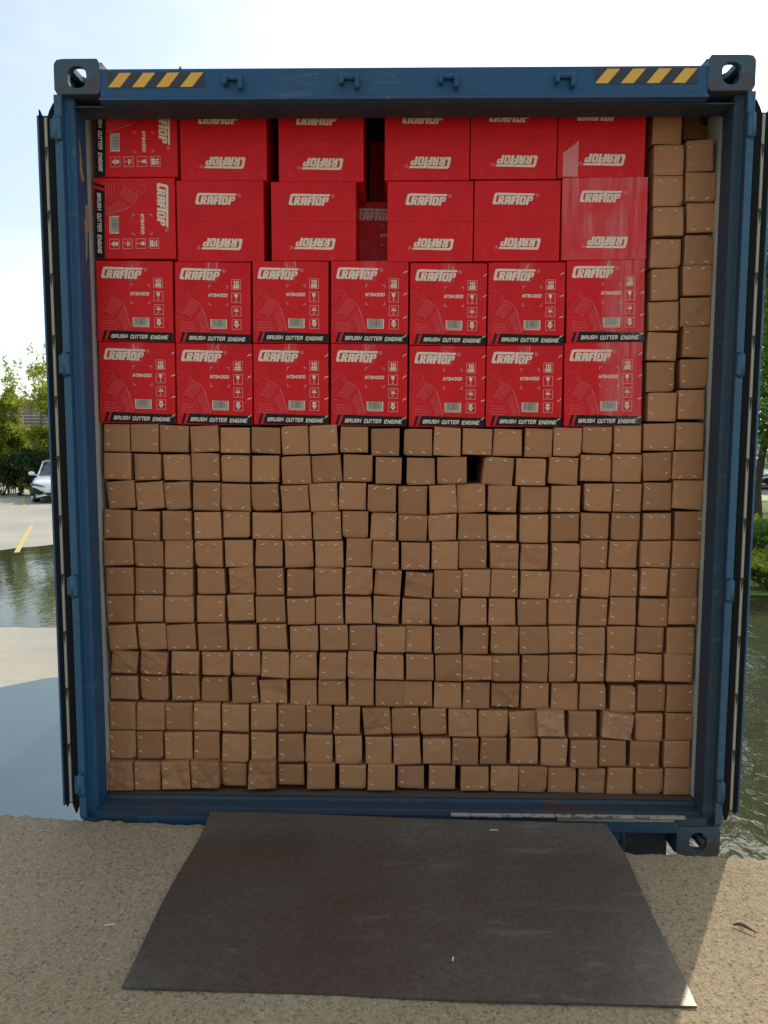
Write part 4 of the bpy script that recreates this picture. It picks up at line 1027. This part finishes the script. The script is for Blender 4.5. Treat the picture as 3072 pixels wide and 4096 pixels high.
# small litter
bm = bmesh.new(); pv = None
for k in range(9):
    f = k/8; c = Vector((.998+.052*f, -.622-.030*f+.006*math.sin(f*5), DOCK_Z+.006+.008*math.sin(f*math.pi))); wv = .0075*math.sin(math.pi*min(1, f+.08))*Vector((.5, .86, .25))
    cur = [bm.verts.new(c-wv), bm.verts.new(c+Vector((0, 0, .004))), bm.verts.new(c+wv)]
    if pv: bm.faces.new((pv[0], cur[0], cur[1], pv[1])); bm.faces.new((pv[1], cur[1], cur[2], pv[2]))
    pv = cur
o = obj('dry_leaf', bm, mat('dead_leaf', (.055, .030, .015), .7)); tag(o, 'small curled dark brown leaf lying on the sunlit concrete at right', 'leaf')
def sliver(x, y, z, ln_, a, lab, c=(.6, .55, .45)):
    bm = bmesh.new(); box(bm, -ln_/2, ln_/2, -.0018, .0018, 0, .0015, .0004); box(bm, -ln_*.3, ln_*.45, -.0008, .0022, .0012, .0024)
    o = obj('wood_sliver', bm, mat('pale_splinter', c, .8), loc=(x, y, z), rot=(0, 0, a)); tag(o, lab, 'splinter')
sliver(.345, -.135, .166, .030, 0, 'pale splinter lying near the back edge of the dark steel plate')
sliver(.152, -.80, .1425, .018, 1.4, 'tiny pale splinter standing out near the front middle of steel plate')
sliver(-.86, -.66, DOCK_Z+.003, .03, .2, 'short tan splinter on the shaded concrete left of the steel plate')

# ------------------------------------------------------------------ yard, puddles, markings
bm = bmesh.new(); poly(bm, [(-400, -30, YARD_Z), (400, -30, YARD_Z), (400, 600, YARD_Z), (-400, 600, YARD_Z)]); tag(obj('yard', bm, YARD), kind='structure')
def blob(name, pts, z, m, jit=.18, f=1.2):
    out = []
    for k in range(len(pts)):
        a, b = Vector(pts[k]), Vector(pts[(k+1) % len(pts)]); n = max(2, int((b-a).length/.12))
        for q in range(n):
            p = a.lerp(b, q/n); d = (b-a).normalized(); nrm = Vector((-d.y, d.x))
            out.append(p+nrm*(jit*noise.noise((p.x*f, p.y*f, 3))+jit*.35*noise.noise((p.x*f*4, p.y*f*4, 8))))
    bm = bmesh.new(); poly(bm, [(p.x, p.y, z) for p in out]); bmesh.ops.triangulate(bm, faces=bm.faces[:]); return tag(obj(name, bm, m), kind='structure')
blob('near_puddle', [(-16, -6), (1.6, -6), (1.6, 5.6), (-1.5, 6.0), (-3.3, 5.45), (-3.75, 5.12), (-4.3, 4.72), (-6, 4.5), (-9, 4.7), (-16, 4)], YARD_Z+.004, WATER, .10)
blob('far_puddle', [(-3.5, 7.5), (-4.6, 7.45), (-5.2, 7.35), (-6, 7.15), (-9, 7.0), (-15, 8), (-17, 12), (-11, 13.6), (-9.1, 14.4), (-8.3, 15.6), (-6, 17.5), (-2, 17), (-1, 10)], YARD_Z+.004, WATER_M, .20, .8)
blob('right_puddle', [(1.55, -6), (22, -6), (24, 10.4), (9, 10.5), (6, 10.2), (5.0, 9.8), (4.0, 9.0), (2.6, 7.5), (1.55, 5.6)], YARD_Z+.004, WATER_R, .22, .9)
def strip(a, b, w_, lab):
    a, b = Vector(a), Vector(b); d = (b-a).normalized(); p = Vector((-d.y, d.x))*w_/2; bm = bmesh.new()
    poly(bm, [(*(a-p), YARD_Z+.009), (*(b-p), YARD_Z+.009), (*(b+p), YARD_Z+.009), (*(a+p), YARD_Z+.009)])
    tag(obj('parking_line', bm, LINE), kind='structure')
strip((-8.55, 14.1), (-10.75, 19.4), .11, ''); strip((-14.0, 25.6), (-16.4, 30.4), .13, '')
strip((-10.8, 25.6), (-13.0, 30.4), .13, ''); strip((-5.4, 14.1), (-7.5, 19.4), .13, '')
GRASSM = mat('lawn_green', (.07, .13, .02), .9)
def m_lawn(t, b):
    f, r = noise_fac(t, 2.5, 6, .6, .35, .65); t.links.new(mixc(t, f, (.05, .10, .012), (.14, .20, .02)), b.inputs['Base Color']); bump(t, b, r, 1, .05)
LAWN = mat('lawn', rough=.9, build=m_lawn)
blob('lawn', [(5.2, 10.0), (8, 9.8), (22, 10), (40, 18), (40, 33), (19, 33), (12, 27), (7.5, 17)], YARD_Z+.012, LAWN, .3, .8)
blob('planting_bed', [(17, 33), (40, 33), (50, 60), (20, 60)], YARD_Z+.008, mat('leaf_litter', (.06, .05, .035), .95), .3)

# ------------------------------------------------------------------ plants
def leafm(name, a, b_, c=None):
    def f(t, b):
        g = nn(t, 'ShaderNodeNewGeometry'); r = nn(t, 'ShaderNodeValToRGB'); r.color_ramp.elements[0].color = (*a, 1); r.color_ramp.elements[1].color = (*b_, 1)
        t.links.new(g.outputs['Random Per Island'], r.inputs[0]); t.links.new(r.outputs[0], b.inputs['Base Color'])
        tr = nn(t, 'ShaderNodeBsdfTranslucent'); m2 = nn(t, 'ShaderNodeMixShader'); m2.inputs[0].default_value = .5
        h = nn(t, 'ShaderNodeHueSaturation', Value=1.5); t.links.new(r.outputs[0], h.inputs['Color']); t.links.new(h.outputs[0], tr.inputs[0])
        t.links.new(b.outputs[0], m2.inputs[1]); t.links.new(tr.outputs[0], m2.inputs[2]); t.links.new(m2.outputs[0], t.nodes['Material Output'].inputs[0])
    return mat(name, rough=.55, build=f)
BAMB = leafm('bamboo_leaves', (.15, .21, .015), (.36, .37, .035)); DARKL = leafm('dark_leaves', (.018, .045, .012), (.05, .09, .022))
MIDL = leafm('mid_leaves', (.045, .11, .015), (.13, .21, .03)); LIME = leafm('lime_leaves', (.13, .20, .014), (.32, .36, .03))
BARK = mat('bark', (.07, .055, .04), .9, build=lambda t, b: bump(t, b, noise_fac(t, 14, 5, stretch=(1, 1, .2))[1], .8, .02))
CULM = mat('bamboo_culm', (.10, .12, .03), .6)
def leaves(name, blobs, n, size, m, parent, seed, aspect=.42, droop=.3, edge=1.0):
    """n leaf faces spread through ellipsoid clumps (cx, cy, cz, rx, ry, rz)"""
    rnd = random.Random(seed); V = []; Fc = []; tot = sum(b[3]*b[4]*b[5] for b in blobs)
    for b in blobs:
        k = int(n*b[3]*b[4]*b[5]/tot)
        for _ in range(k):
            d = Vector((rnd.gauss(0, 1), rnd.gauss(0, 1), rnd.gauss(0, 1))).normalized()*(rnd.random()**.45)
            p = Vector((b[0]+d.x*b[3], b[1]+d.y*b[4], b[2]+d.z*b[5]))
            if noise.noise(p*1.3+Vector((seed, 0, 0))) < -.12*edge: continue
            a = Vector((rnd.gauss(0, 1), rnd.gauss(0, 1), rnd.gauss(0, .6)-droop)).normalized(); c = a.orthogonal().normalized()
            c = (c*math.cos(q := rnd.uniform(0, 6.28))+a.cross(c)*math.sin(q)); s = size*rnd.uniform(.6, 1.35); i = len(V)
            V += [p-a*s*.5, p+c*s*aspect*.5-a*s*.05, p+a*s*.5, p-c*s*aspect*.5-a*s*.05]; Fc.append((i, i+1, i+2, i+3))
    me = bpy.data.meshes.new(name); me.from_pydata([tuple(v) for v in V], [], Fc); me.materials.append(m); me.update()
    return link(name, me, parent)
def limb(bm, p, d, r, ln_, depth, rnd, ends):
    pts = [p]; 
    for k in range(3): d = (d+Vector((rnd.gauss(0, .12), rnd.gauss(0, .12), .05))).normalized(); pts.append(pts[-1]+d*ln_/3)
    for k in range(3): cyl(bm, pts[k], pts[k+1], r*(1-.2*k), r*(1-.2*(k+1)), 8, cap=False)
    ends.append(pts[-1])
    if depth:
        for _ in range(3 if depth > 1 else 2):
            dd = (d+Vector((rnd.gauss(0, .7), rnd.gauss(0, .7), rnd.uniform(-.1, .5)))).normalized(); limb(bm, pts[-1], dd, r*.5, ln_*.72, depth-1, rnd, ends)
def broad_tree(x, y, h, cr_, seed, lab, m=MIDL, n=9000, size=.16, tr_=.16):
    rnd = random.Random(seed); t = link('broadleaf_tree', None, loc=(x, y, YARD_Z)); tag(t, lab, 'tree', 'trees beyond the right puddle')
    bm = bmesh.new(); ends = []; limb(bm, Vector((0, 0, -.05)), Vector((0, 0, 1)), tr_, h*.40, 3, rnd, ends); obj('trunk', bm, BARK, t)
    B = [(e.x, e.y, min(e.z, h*.95), cr_*rnd.uniform(.24, .36), cr_*rnd.uniform(.24, .36), cr_*rnd.uniform(.2, .3)) for e in ends[1:]]
    for k in range(20): a = rnd.uniform(0, 6.28); q = rnd.uniform(.2, .95)*cr_; B.append((q*math.cos(a), q*math.sin(a), h*rnd.uniform(.24, .92), cr_*.36, cr_*.36, cr_*.26))
    leaves('crown', B, n, size, m, t, seed); return t
def bamboo(x, y, h, seed, lab, m=BAMB, wd=1.1, n=19000):
    rnd = random.Random(seed); t = link('bamboo_clump', None, loc=(x, y, YARD_Z)); tag(t, lab, 'bamboo', 'bamboo clumps behind the parking lot')
    bm = bmesh.new(); B = []
    for k in range(9):
        a = rnd.uniform(0, 6.28); r = rnd.uniform(0, .35); p = Vector((r*math.cos(a), r*math.sin(a), 0)); hh = h*rnd.uniform(.72, 1.0); l = Vector((rnd.gauss(0, .09), rnd.gauss(0, .09), 1)); pv = p
        for q in range(1, 8):
            f = q/7; c = p+Vector((l.x*f*f*hh, l.y*f*f*hh, hh*f)); cyl(bm, pv, c, .022*(1-.8*(q-1)/7), .022*(1-.8*f), 6, cap=False); pv = c
            if q > 0: s = wd*(.66-.56*f*f*f)*rnd.uniform(.8, 1.2); B.append((c.x, c.y, c.z-.1, s, s, .40))
    obj('culms', bm, CULM, t)
    leaves('foliage', B, n, .21, m, t, seed, .30, .35, .7); return t
tops = [4.9, 5.4, 5.9, 6.5, 6.7, 6.2, 5.9, 5.6, 5.2]
for k, tp in enumerate(tops):
    bamboo(-21.2+k*1.28+random.uniform(-.2, .2), 31.6+random.uniform(-.4, .6), tp+.15, 40+k,
           'yellow-green bamboo clump, %s from left along the far hedge' % ORD[k], BAMB)
for k in range(9):
    rnd = random.Random(80+k); t = link('dark_bush', None, loc=(-21.6+k*1.35, 30.9+random.uniform(-.2, .3), YARD_Z)); tag(t, 'dark green leafy bush, %s from left at the foot of the bamboo' % ORD[k], 'bush', 'dark bushes under the bamboo')
    bm = bmesh.new()
    for q in range(7): a = rnd.uniform(0, 6.28); cyl(bm, (0, 0, -.02), (.6*math.cos(a), .4*math.sin(a), rnd.uniform(1, 2)), .025, .008, 6)
    obj('stems', bm, BARK, t)
    B = [(rnd.uniform(-.55, .55), rnd.uniform(-.35, .35), z, .55, .5, .42) for z in (.28, .5, .75, 1.0, 1.25, 1.5, rnd.uniform(1.3, 2.1))]
    leaves('foliage', B, 4200, .2, DARKL, t, 80+k, .4, 1.2, .6)
def copy_tree(o):
    c = o.copy(); COL.objects.link(c)
    for ch in list(o.children): d = ch.copy(); COL.objects.link(d); d.parent = c; d.matrix_parent_inverse = ch.matrix_parent_inverse
    return c
src = [o for o in COL.objects if o.get('category') == 'bamboo']; bush = [o for o in COL.objects if o.get('category') == 'bush']
for k in range(12):
    c = copy_tree(src[(k*4+1) % len(src)]); c.location = (-9.6+k*1.9, 32.4+.9*math.sin(k*2.1), YARD_Z); c.rotation_euler = (0, 0, k*1.3)
    c['label'] = 'bamboo clump in the row behind the container, %s from left' % ORD[k]
    c = copy_tree(bush[(k*5+2) % len(bush)]); c.location = (-9.4+k*1.9, 31.2+.5*math.sin(k*1.7), YARD_Z); c.rotation_euler = (0, 0, k*.9); c.scale = (1.3, 1.2, 1)
    c['label'] = 'dark bush in the row behind the container, %s from left' % ORD[k]
# building seen through the bamboo
bd = link('brick_building', None, loc=(-24, 47, YARD_Z)); tag(bd, 'low red brick building with white banded railings behind the bamboo', 'building')
def m_brick(t, b):
    br_ = nn(t, 'ShaderNodeTexBrick', Scale=4.0); tc_ = nn(t, 'ShaderNodeTexCoord'); mp_ = nn(t, 'ShaderNodeMapping'); mp_.inputs['Rotation'].default_value = (R(90), 0, 0)
    t.links.new(tc_.outputs['Object'], mp_.inputs[0]); t.links.new(mp_.outputs[0], br_.inputs['Vector'])
    br_.inputs['Color1'].default_value = (.24, .13, .09, 1); br_.inputs['Color2'].default_value = (.20, .11, .08, 1); br_.inputs['Mortar'].default_value = (.4, .36, .32, 1); t.links.new(br_.outputs[0], b.inputs['Base Color'])
BRICK = mat('red_brick', rough=.85, build=m_brick)
bm = bmesh.new(); box(bm, -14, 14, 0, 8, 0, 4.7); obj('wall', bm, BRICK, bd)
bm = bmesh.new(); box(bm, -14.2, 14.2, -.2, 8.2, 4.7, 4.95, .02); box(bm, -14.1, 14.1, -.12, -.002, 3.0, 3.16); obj('roof_edge', bm, LINING, bd)
bm = bmesh.new()
for z in (3.32, 3.52, 3.72, 3.92): box(bm, -14, 14, -.75, -.70, z, z+.05)
for k in range(15): box(bm, -14+k*2-.03, -14+k*2+.03, -.76, -.69, 3.16, 3.95)
box(bm, -14, 14, -.8, -.125, 3.0, 3.155)
obj('railing', bm, LINING, bd)
for k in range(7):
    bm = bmesh.new(); box(bm, -12+k*3.6, -10.6+k*3.6, -.03, .0, 1.0, 2.5); obj('window', bm, mat('dark_glass', (.02, .03, .035), .1), bd)
# right side trees, shrubs
broad_tree(10.75, 20.3, 9.2, 3.3, 5, 'large green broadleaf tree nearest the container at right', MIDL, 34000, .22, .17)
broad_tree(15.6, 25.5, 8.0, 3.2, 6, 'broadleaf tree behind the largest one at right', MIDL, 15000, .25)
broad_tree(22.0, 44, 9.5, 4.6, 9, 'dark tree far behind the white cars at right', DARKL, 9000, .3)
broad_tree(28.5, 47, 10.5, 5.2, 12, 'tall dark tree far at the right edge', DARKL, 9000, .32)
broad_tree(17.5, 42, 8, 4.2, 15, 'mid-green tree far behind the container at right', MIDL, 8000, .28)
far = [o for o in COL.objects if o.get('category') == 'tree']
for k, (x, y, q) in enumerate([(-48, 62, 1), (-6, 60, 1), (6, 63, .9), (-14, 58, .9), (36, 56, 1.1), (46, 50, 1), (30, 30, .9)]):
    c = copy_tree(far[2+k % 3]); c.location = (x, y, YARD_Z); c.rotation_euler = (0, 0, k*1.1); c.scale = (q,)*3
    c['label'] = 'distant background tree across the yard, %s from left in the far tree line' % ORD[[0, 2, 3, 1, 5, 6, 4][k]]
def shrub(x, y, h, r, seed, lab, m):
    rnd = random.Random(seed); t = link('shrub', None, loc=(x, y, YARD_Z)); tag(t, lab, 'shrub', 'leafy shrubs at the edge of the right puddle')
    bm = bmesh.new()
    for q in range(6): a = rnd.uniform(0, 6.28); cyl(bm, (0, 0, -.02), (r*.6*math.cos(a), r*.6*math.sin(a), h*.7), .012, .005, 6)
    obj('stems', bm, BARK, t)
    B = [(rnd.uniform(-.6, .6)*r, rnd.uniform(-.6, .6)*r, rnd.uniform(.15, .85)*h, r*.5, r*.5, h*.28) for _ in range(9)]
    leaves('foliage', B, 1500, .13, m, t, seed, .45, .1, .5)
SH = [(6.35, 10.3, .55, .55, 'low lime shrub nearest the water and the container', LIME), (7.25, 10.8, .65, .6, 'green shrub at the water edge, second out from the container', MIDL), (8.2, 11.2, .6, .6, 'lime shrub at the water edge, outermost', LIME),
      (7.0, 12.0, .7, .65, 'green shrub behind the nearest lime one', MIDL), (8.1, 12.9, .75, .7, 'taller lime-green shrub in the second row', LIME), (8.0, 14.4, .8, .75, 'dark green shrub midway to the big tree', MIDL), (9.2, 13.9, .8, .7, 'broad green shrub right of the dark one', MIDL),
      (9.1, 16.2, .7, .8, 'lime shrub in front of the big tree trunk', LIME), (10.6, 16.8, .7, .8, 'green shrub right of the trunk base', MIDL)]
for k, (x, y, h, r, lab, m) in enumerate(SH): shrub(x, y, h, r, 120+k, lab, m)
# low ground cover between the shrubs
rnd = random.Random(3); B = [(rnd.uniform(6.0, 13), rnd.uniform(10.1, 24), YARD_Z+.10, .8, .8, .12) for _ in range(60)]
g = leaves('ground_cover', B, 16000, .13, LIME, None, 77, .4, -.6, .3); tag(g, kind='stuff')

# ------------------------------------------------------------------ cars
PAINT = mat('white_car_paint', (.80, .80, .82), .22, Coat_Weight=.6); GLASS = mat('car_glass', (.05, .07, .085), .04); BLKP = mat('black_trim', (.012, .012, .013), .45)
TYRE = mat('tyre_rubber', (.02, .02, .02), .8); RIM = mat('alloy', (.55, .55, .57), .3, .8); LAMP = mat('lamp_glass', (.10, .11, .13), .08)
def car(x, y, rz, lab, col=PAINT):
    """SUV, nose towards -y in its own axes, 1.90 wide, 4.65 long, 1.68 high"""
    t = link('parked_car', None, loc=(x, y, YARD_Z), rot=(0, 0, rz)); tag(t, lab, 'car', 'cars parked in the yard')
    # stations along y: (y, half width, z bottom, z belt)
    S = [(-2.32, .62, .34, .62), (-2.28, .80, .30, .72), (-2.15, .90, .27, .82), (-1.9, .945, .26, .90), (-1.4, .95, .26, .97), (-.95, .95, .26, 1.01), (-.3, .95, .26, 1.03), (.6, .95, .26, 1.05), (1.3, .95, .26, 1.08), (1.9, .93, .28, 1.10), (2.2, .88, .34, 1.06), (2.33, .74, .42, .95)]
    bm = bmesh.new(); pv = None
    for y_, hw, z0, z1 in S:
        prof = [(-hw*.86, z0), (-hw*.97, z0+.1), (-hw, z0+(z1-z0)*.45), (-hw*.975, z0+(z1-z0)*.75), (-hw*.93, z1-.04), (-hw*.80, z1), (-hw*.45, z1+.025), (0, z1+.035)]
        prof += [(-a, b) for a, b in prof[-2::-1]]; cur = [bm.verts.new((a, y_, b)) for a, b in prof]
        if pv:
            for k in range(len(cur)-1): bm.faces.new((pv[k], cur[k], cur[k+1], pv[k+1]))
            bm.faces.new((pv[-1], cur[-1], cur[0], pv[0]))
        else: bm.faces.new(cur[::-1])
        pv = cur
    bm.faces.new(pv)
    for f in bm.faces: f.smooth = True
    body = obj('body', bm, col, t)
    # greenhouse: glass shell and painted roof
    G = [(-.98, .78, 1.00, .78, 1.01), (-.55, .80, 1.0, .70, 1.30), (-.12, .82, 1.02, .64, 1.575), (.5, .83, 1.04, .63, 1.635), (1.2, .83, 1.06, .62, 1.60), (1.75, .80, 1.08, .60, 1.47), (2.15, .76, 1.08, .62, 1.16)]
    bm = bmesh.new(); pv = None
    for y_, wb, zb, wt, zt in G:
        prof = [(-wb, zb), (-(wb+wt)/2-.01, (zb+zt)/2+.02), (-wt, zt-.03), (-wt*.6, zt), (0, zt+.012), (wt*.6, zt), (wt, zt-.03), ((wb+wt)/2+.01, (zb+zt)/2+.02), (wb, zb)]
        cur = [bm.verts.new((a, y_, b)) for a, b in prof]
        if pv:
            for k in range(len(cur)-1): bm.faces.new((pv[k], cur[k], cur[k+1], pv[k+1])).smooth = True
        pv = cur
    obj('windows', bm, GLASS, t)
    bm = bmesh.new(); pv = None
    for y_, wt, zt in ((-.14, .655, 1.572), (.5, .655, 1.645), (1.2, .645, 1.61), (1.72, .62, 1.49)):
        cur = [bm.verts.new((a*wt, y_, zt+c)) for a, c in ((-1, -.035), (-.6, .006), (0, .02), (.6, .006), (1, -.035))]
        if pv:
            for k in range(4): bm.faces.new((pv[k], cur[k], cur[k+1], pv[k+1])).smooth = True
        pv = cur
    obj('roof', bm, col, t)
    for s in (-1, 1):
        for P in ([(.80, -.99, 1.0), (.715, -.55, 1.31), (.655, -.12, 1.58)], [(.845, .55, 1.04), (.66, .6, 1.60)], [(.82, 1.62, 1.07), (.63, 1.5, 1.54)], [(.78, 2.12, 1.09), (.61, 1.74, 1.47)]):
            bm = bmesh.new()
            for a, b in zip(P, P[1:]): cyl(bm, (s*a[0], a[1], a[2]), (s*b[0], b[1], b[2]), .034, .034, 6)
            obj('pillar', bm, col if P[0][1] < 0 else BLKP, t)
        bm = bmesh.new(); bmesh.ops.create_uvsphere(bm, u_segments=12, v_segments=8, radius=1)
        for v in bm.verts: v.co = Vector((s*1.055+v.co.x*.125, -.72+v.co.y*.07, 1.11+v.co.z*.085))
        for f in bm.faces: f.smooth = True
        cyl(bm, (s*.86, -.72, 1.04), (s*1.0, -.72, 1.08), .03); obj('mirror', bm, col, t)
        # headlight wedge, black side intake with white blade
        def panel(P, m, nm, th=.02):
            P = [(a*1.012, b-.075, c) for a, b, c in P]; b2 = bmesh.new(); A_ = [b2.verts.new((s*a, b, c)) for a, b, c in P]; Bv = [b2.verts.new((s*a*.97, b+.12, c)) for a, b, c in P]; b2.faces.new(A_)
            for k in range(len(A_)): b2.faces.new((A_[k], A_[(k+1) % len(A_)], Bv[(k+1) % len(A_)], Bv[k]))
            obj(nm, b2, m, t)
        panel([(.935, -2.03, .80), (.925, -2.10, .70), (.42, -2.335, .655), (.44, -2.335, .69), (.70, -2.25, .76)], LAMP, 'headlight')
        panel([(.925, -2.12, .64), (.78, -2.30, .62), (.40, -2.345, .42), (.56, -2.345, .36), (.915, -2.10, .28)], BLKP, 'air_intake')
        panel([(.915, -2.12, .285), (.52, -2.36, .345), (.30, -2.365, .35), (.42, -2.365, .30), (.82, -2.20, .20), (.915, -2.10, .21)], col, 'bumper_blade')
        for yy in (-1.42, 1.40):
            bm = bmesh.new(); cyl(bm, (s*.72, yy, .35), (s*.945, yy, .35), .355, n=28); wl = obj('wheel', bm, TYRE, t)
            bm = bmesh.new(); cyl(bm, (s*.94, yy, .35), (s*.956, yy, .35), .06, n=10)
            for k in range(5):
                a = k*1.2566; d = Vector((0, math.cos(a), math.sin(a))); q = Vector((0, -d.z, d.y))*.028; c0 = Vector((s*.952, yy, .35))
                bm.faces.new([bm.verts.new(p) for p in (c0-q, c0+d*.25-q*1.5, c0+d*.25+q*1.5, c0+q)])
            n_ = 28
            for k in range(n_):
                a, b = 2*math.pi*k/n_, 2*math.pi*(k+1)/n_; P_ = lambda a, r: (s*.9555, yy+r*math.cos(a), .35+r*math.sin(a)); bm.faces.new([bm.verts.new(P_(a, .235)), bm.verts.new(P_(b, .235)), bm.verts.new(P_(b, .265)), bm.verts.new(P_(a, .265))])
            obj('rim', bm, RIM, wl)
            bm = bmesh.new(); n_ = 16; pts = [(yy+.43*math.cos(math.pi*k/n_), .30+.43*math.sin(math.pi*k/n_)) for k in range(n_+1)]
            inn = [(yy+.37*math.cos(math.pi*k/n_), .30+.40*math.sin(math.pi*k/n_)) for k in range(n_+1)]
            for k in range(n_): bm.faces.new([bm.verts.new((s*.9535, *p)) for p in (pts[k], pts[k+1], inn[k+1], inn[k])])
            obj('wheel_arch', bm, BLKP, t)
    bm = bmesh.new(); box(bm, -.86, .86, -2.30, -1.9, .20, .31, .03); box(bm, -.40, .40, -2.36, -2.2, .315, .42, .02); box(bm, -.9, .9, -1.0, 1.0, .20, .30, .02); obj('lower_bumper', bm, BLKP, t)
    bm = bmesh.new(); box(bm, -.22, .22, -2.375, -2.352, .445, .535, .005); obj('number_plate', bm, mat('plate_green', (.25, .55, .35), .5), t)
    return t
car(-14.15, 29.2, R(19), 'white SUV facing us, parked against the far hedge at left')
car(20.45, 38.6, R(-62), 'white car parked side-on beneath the trees at right')
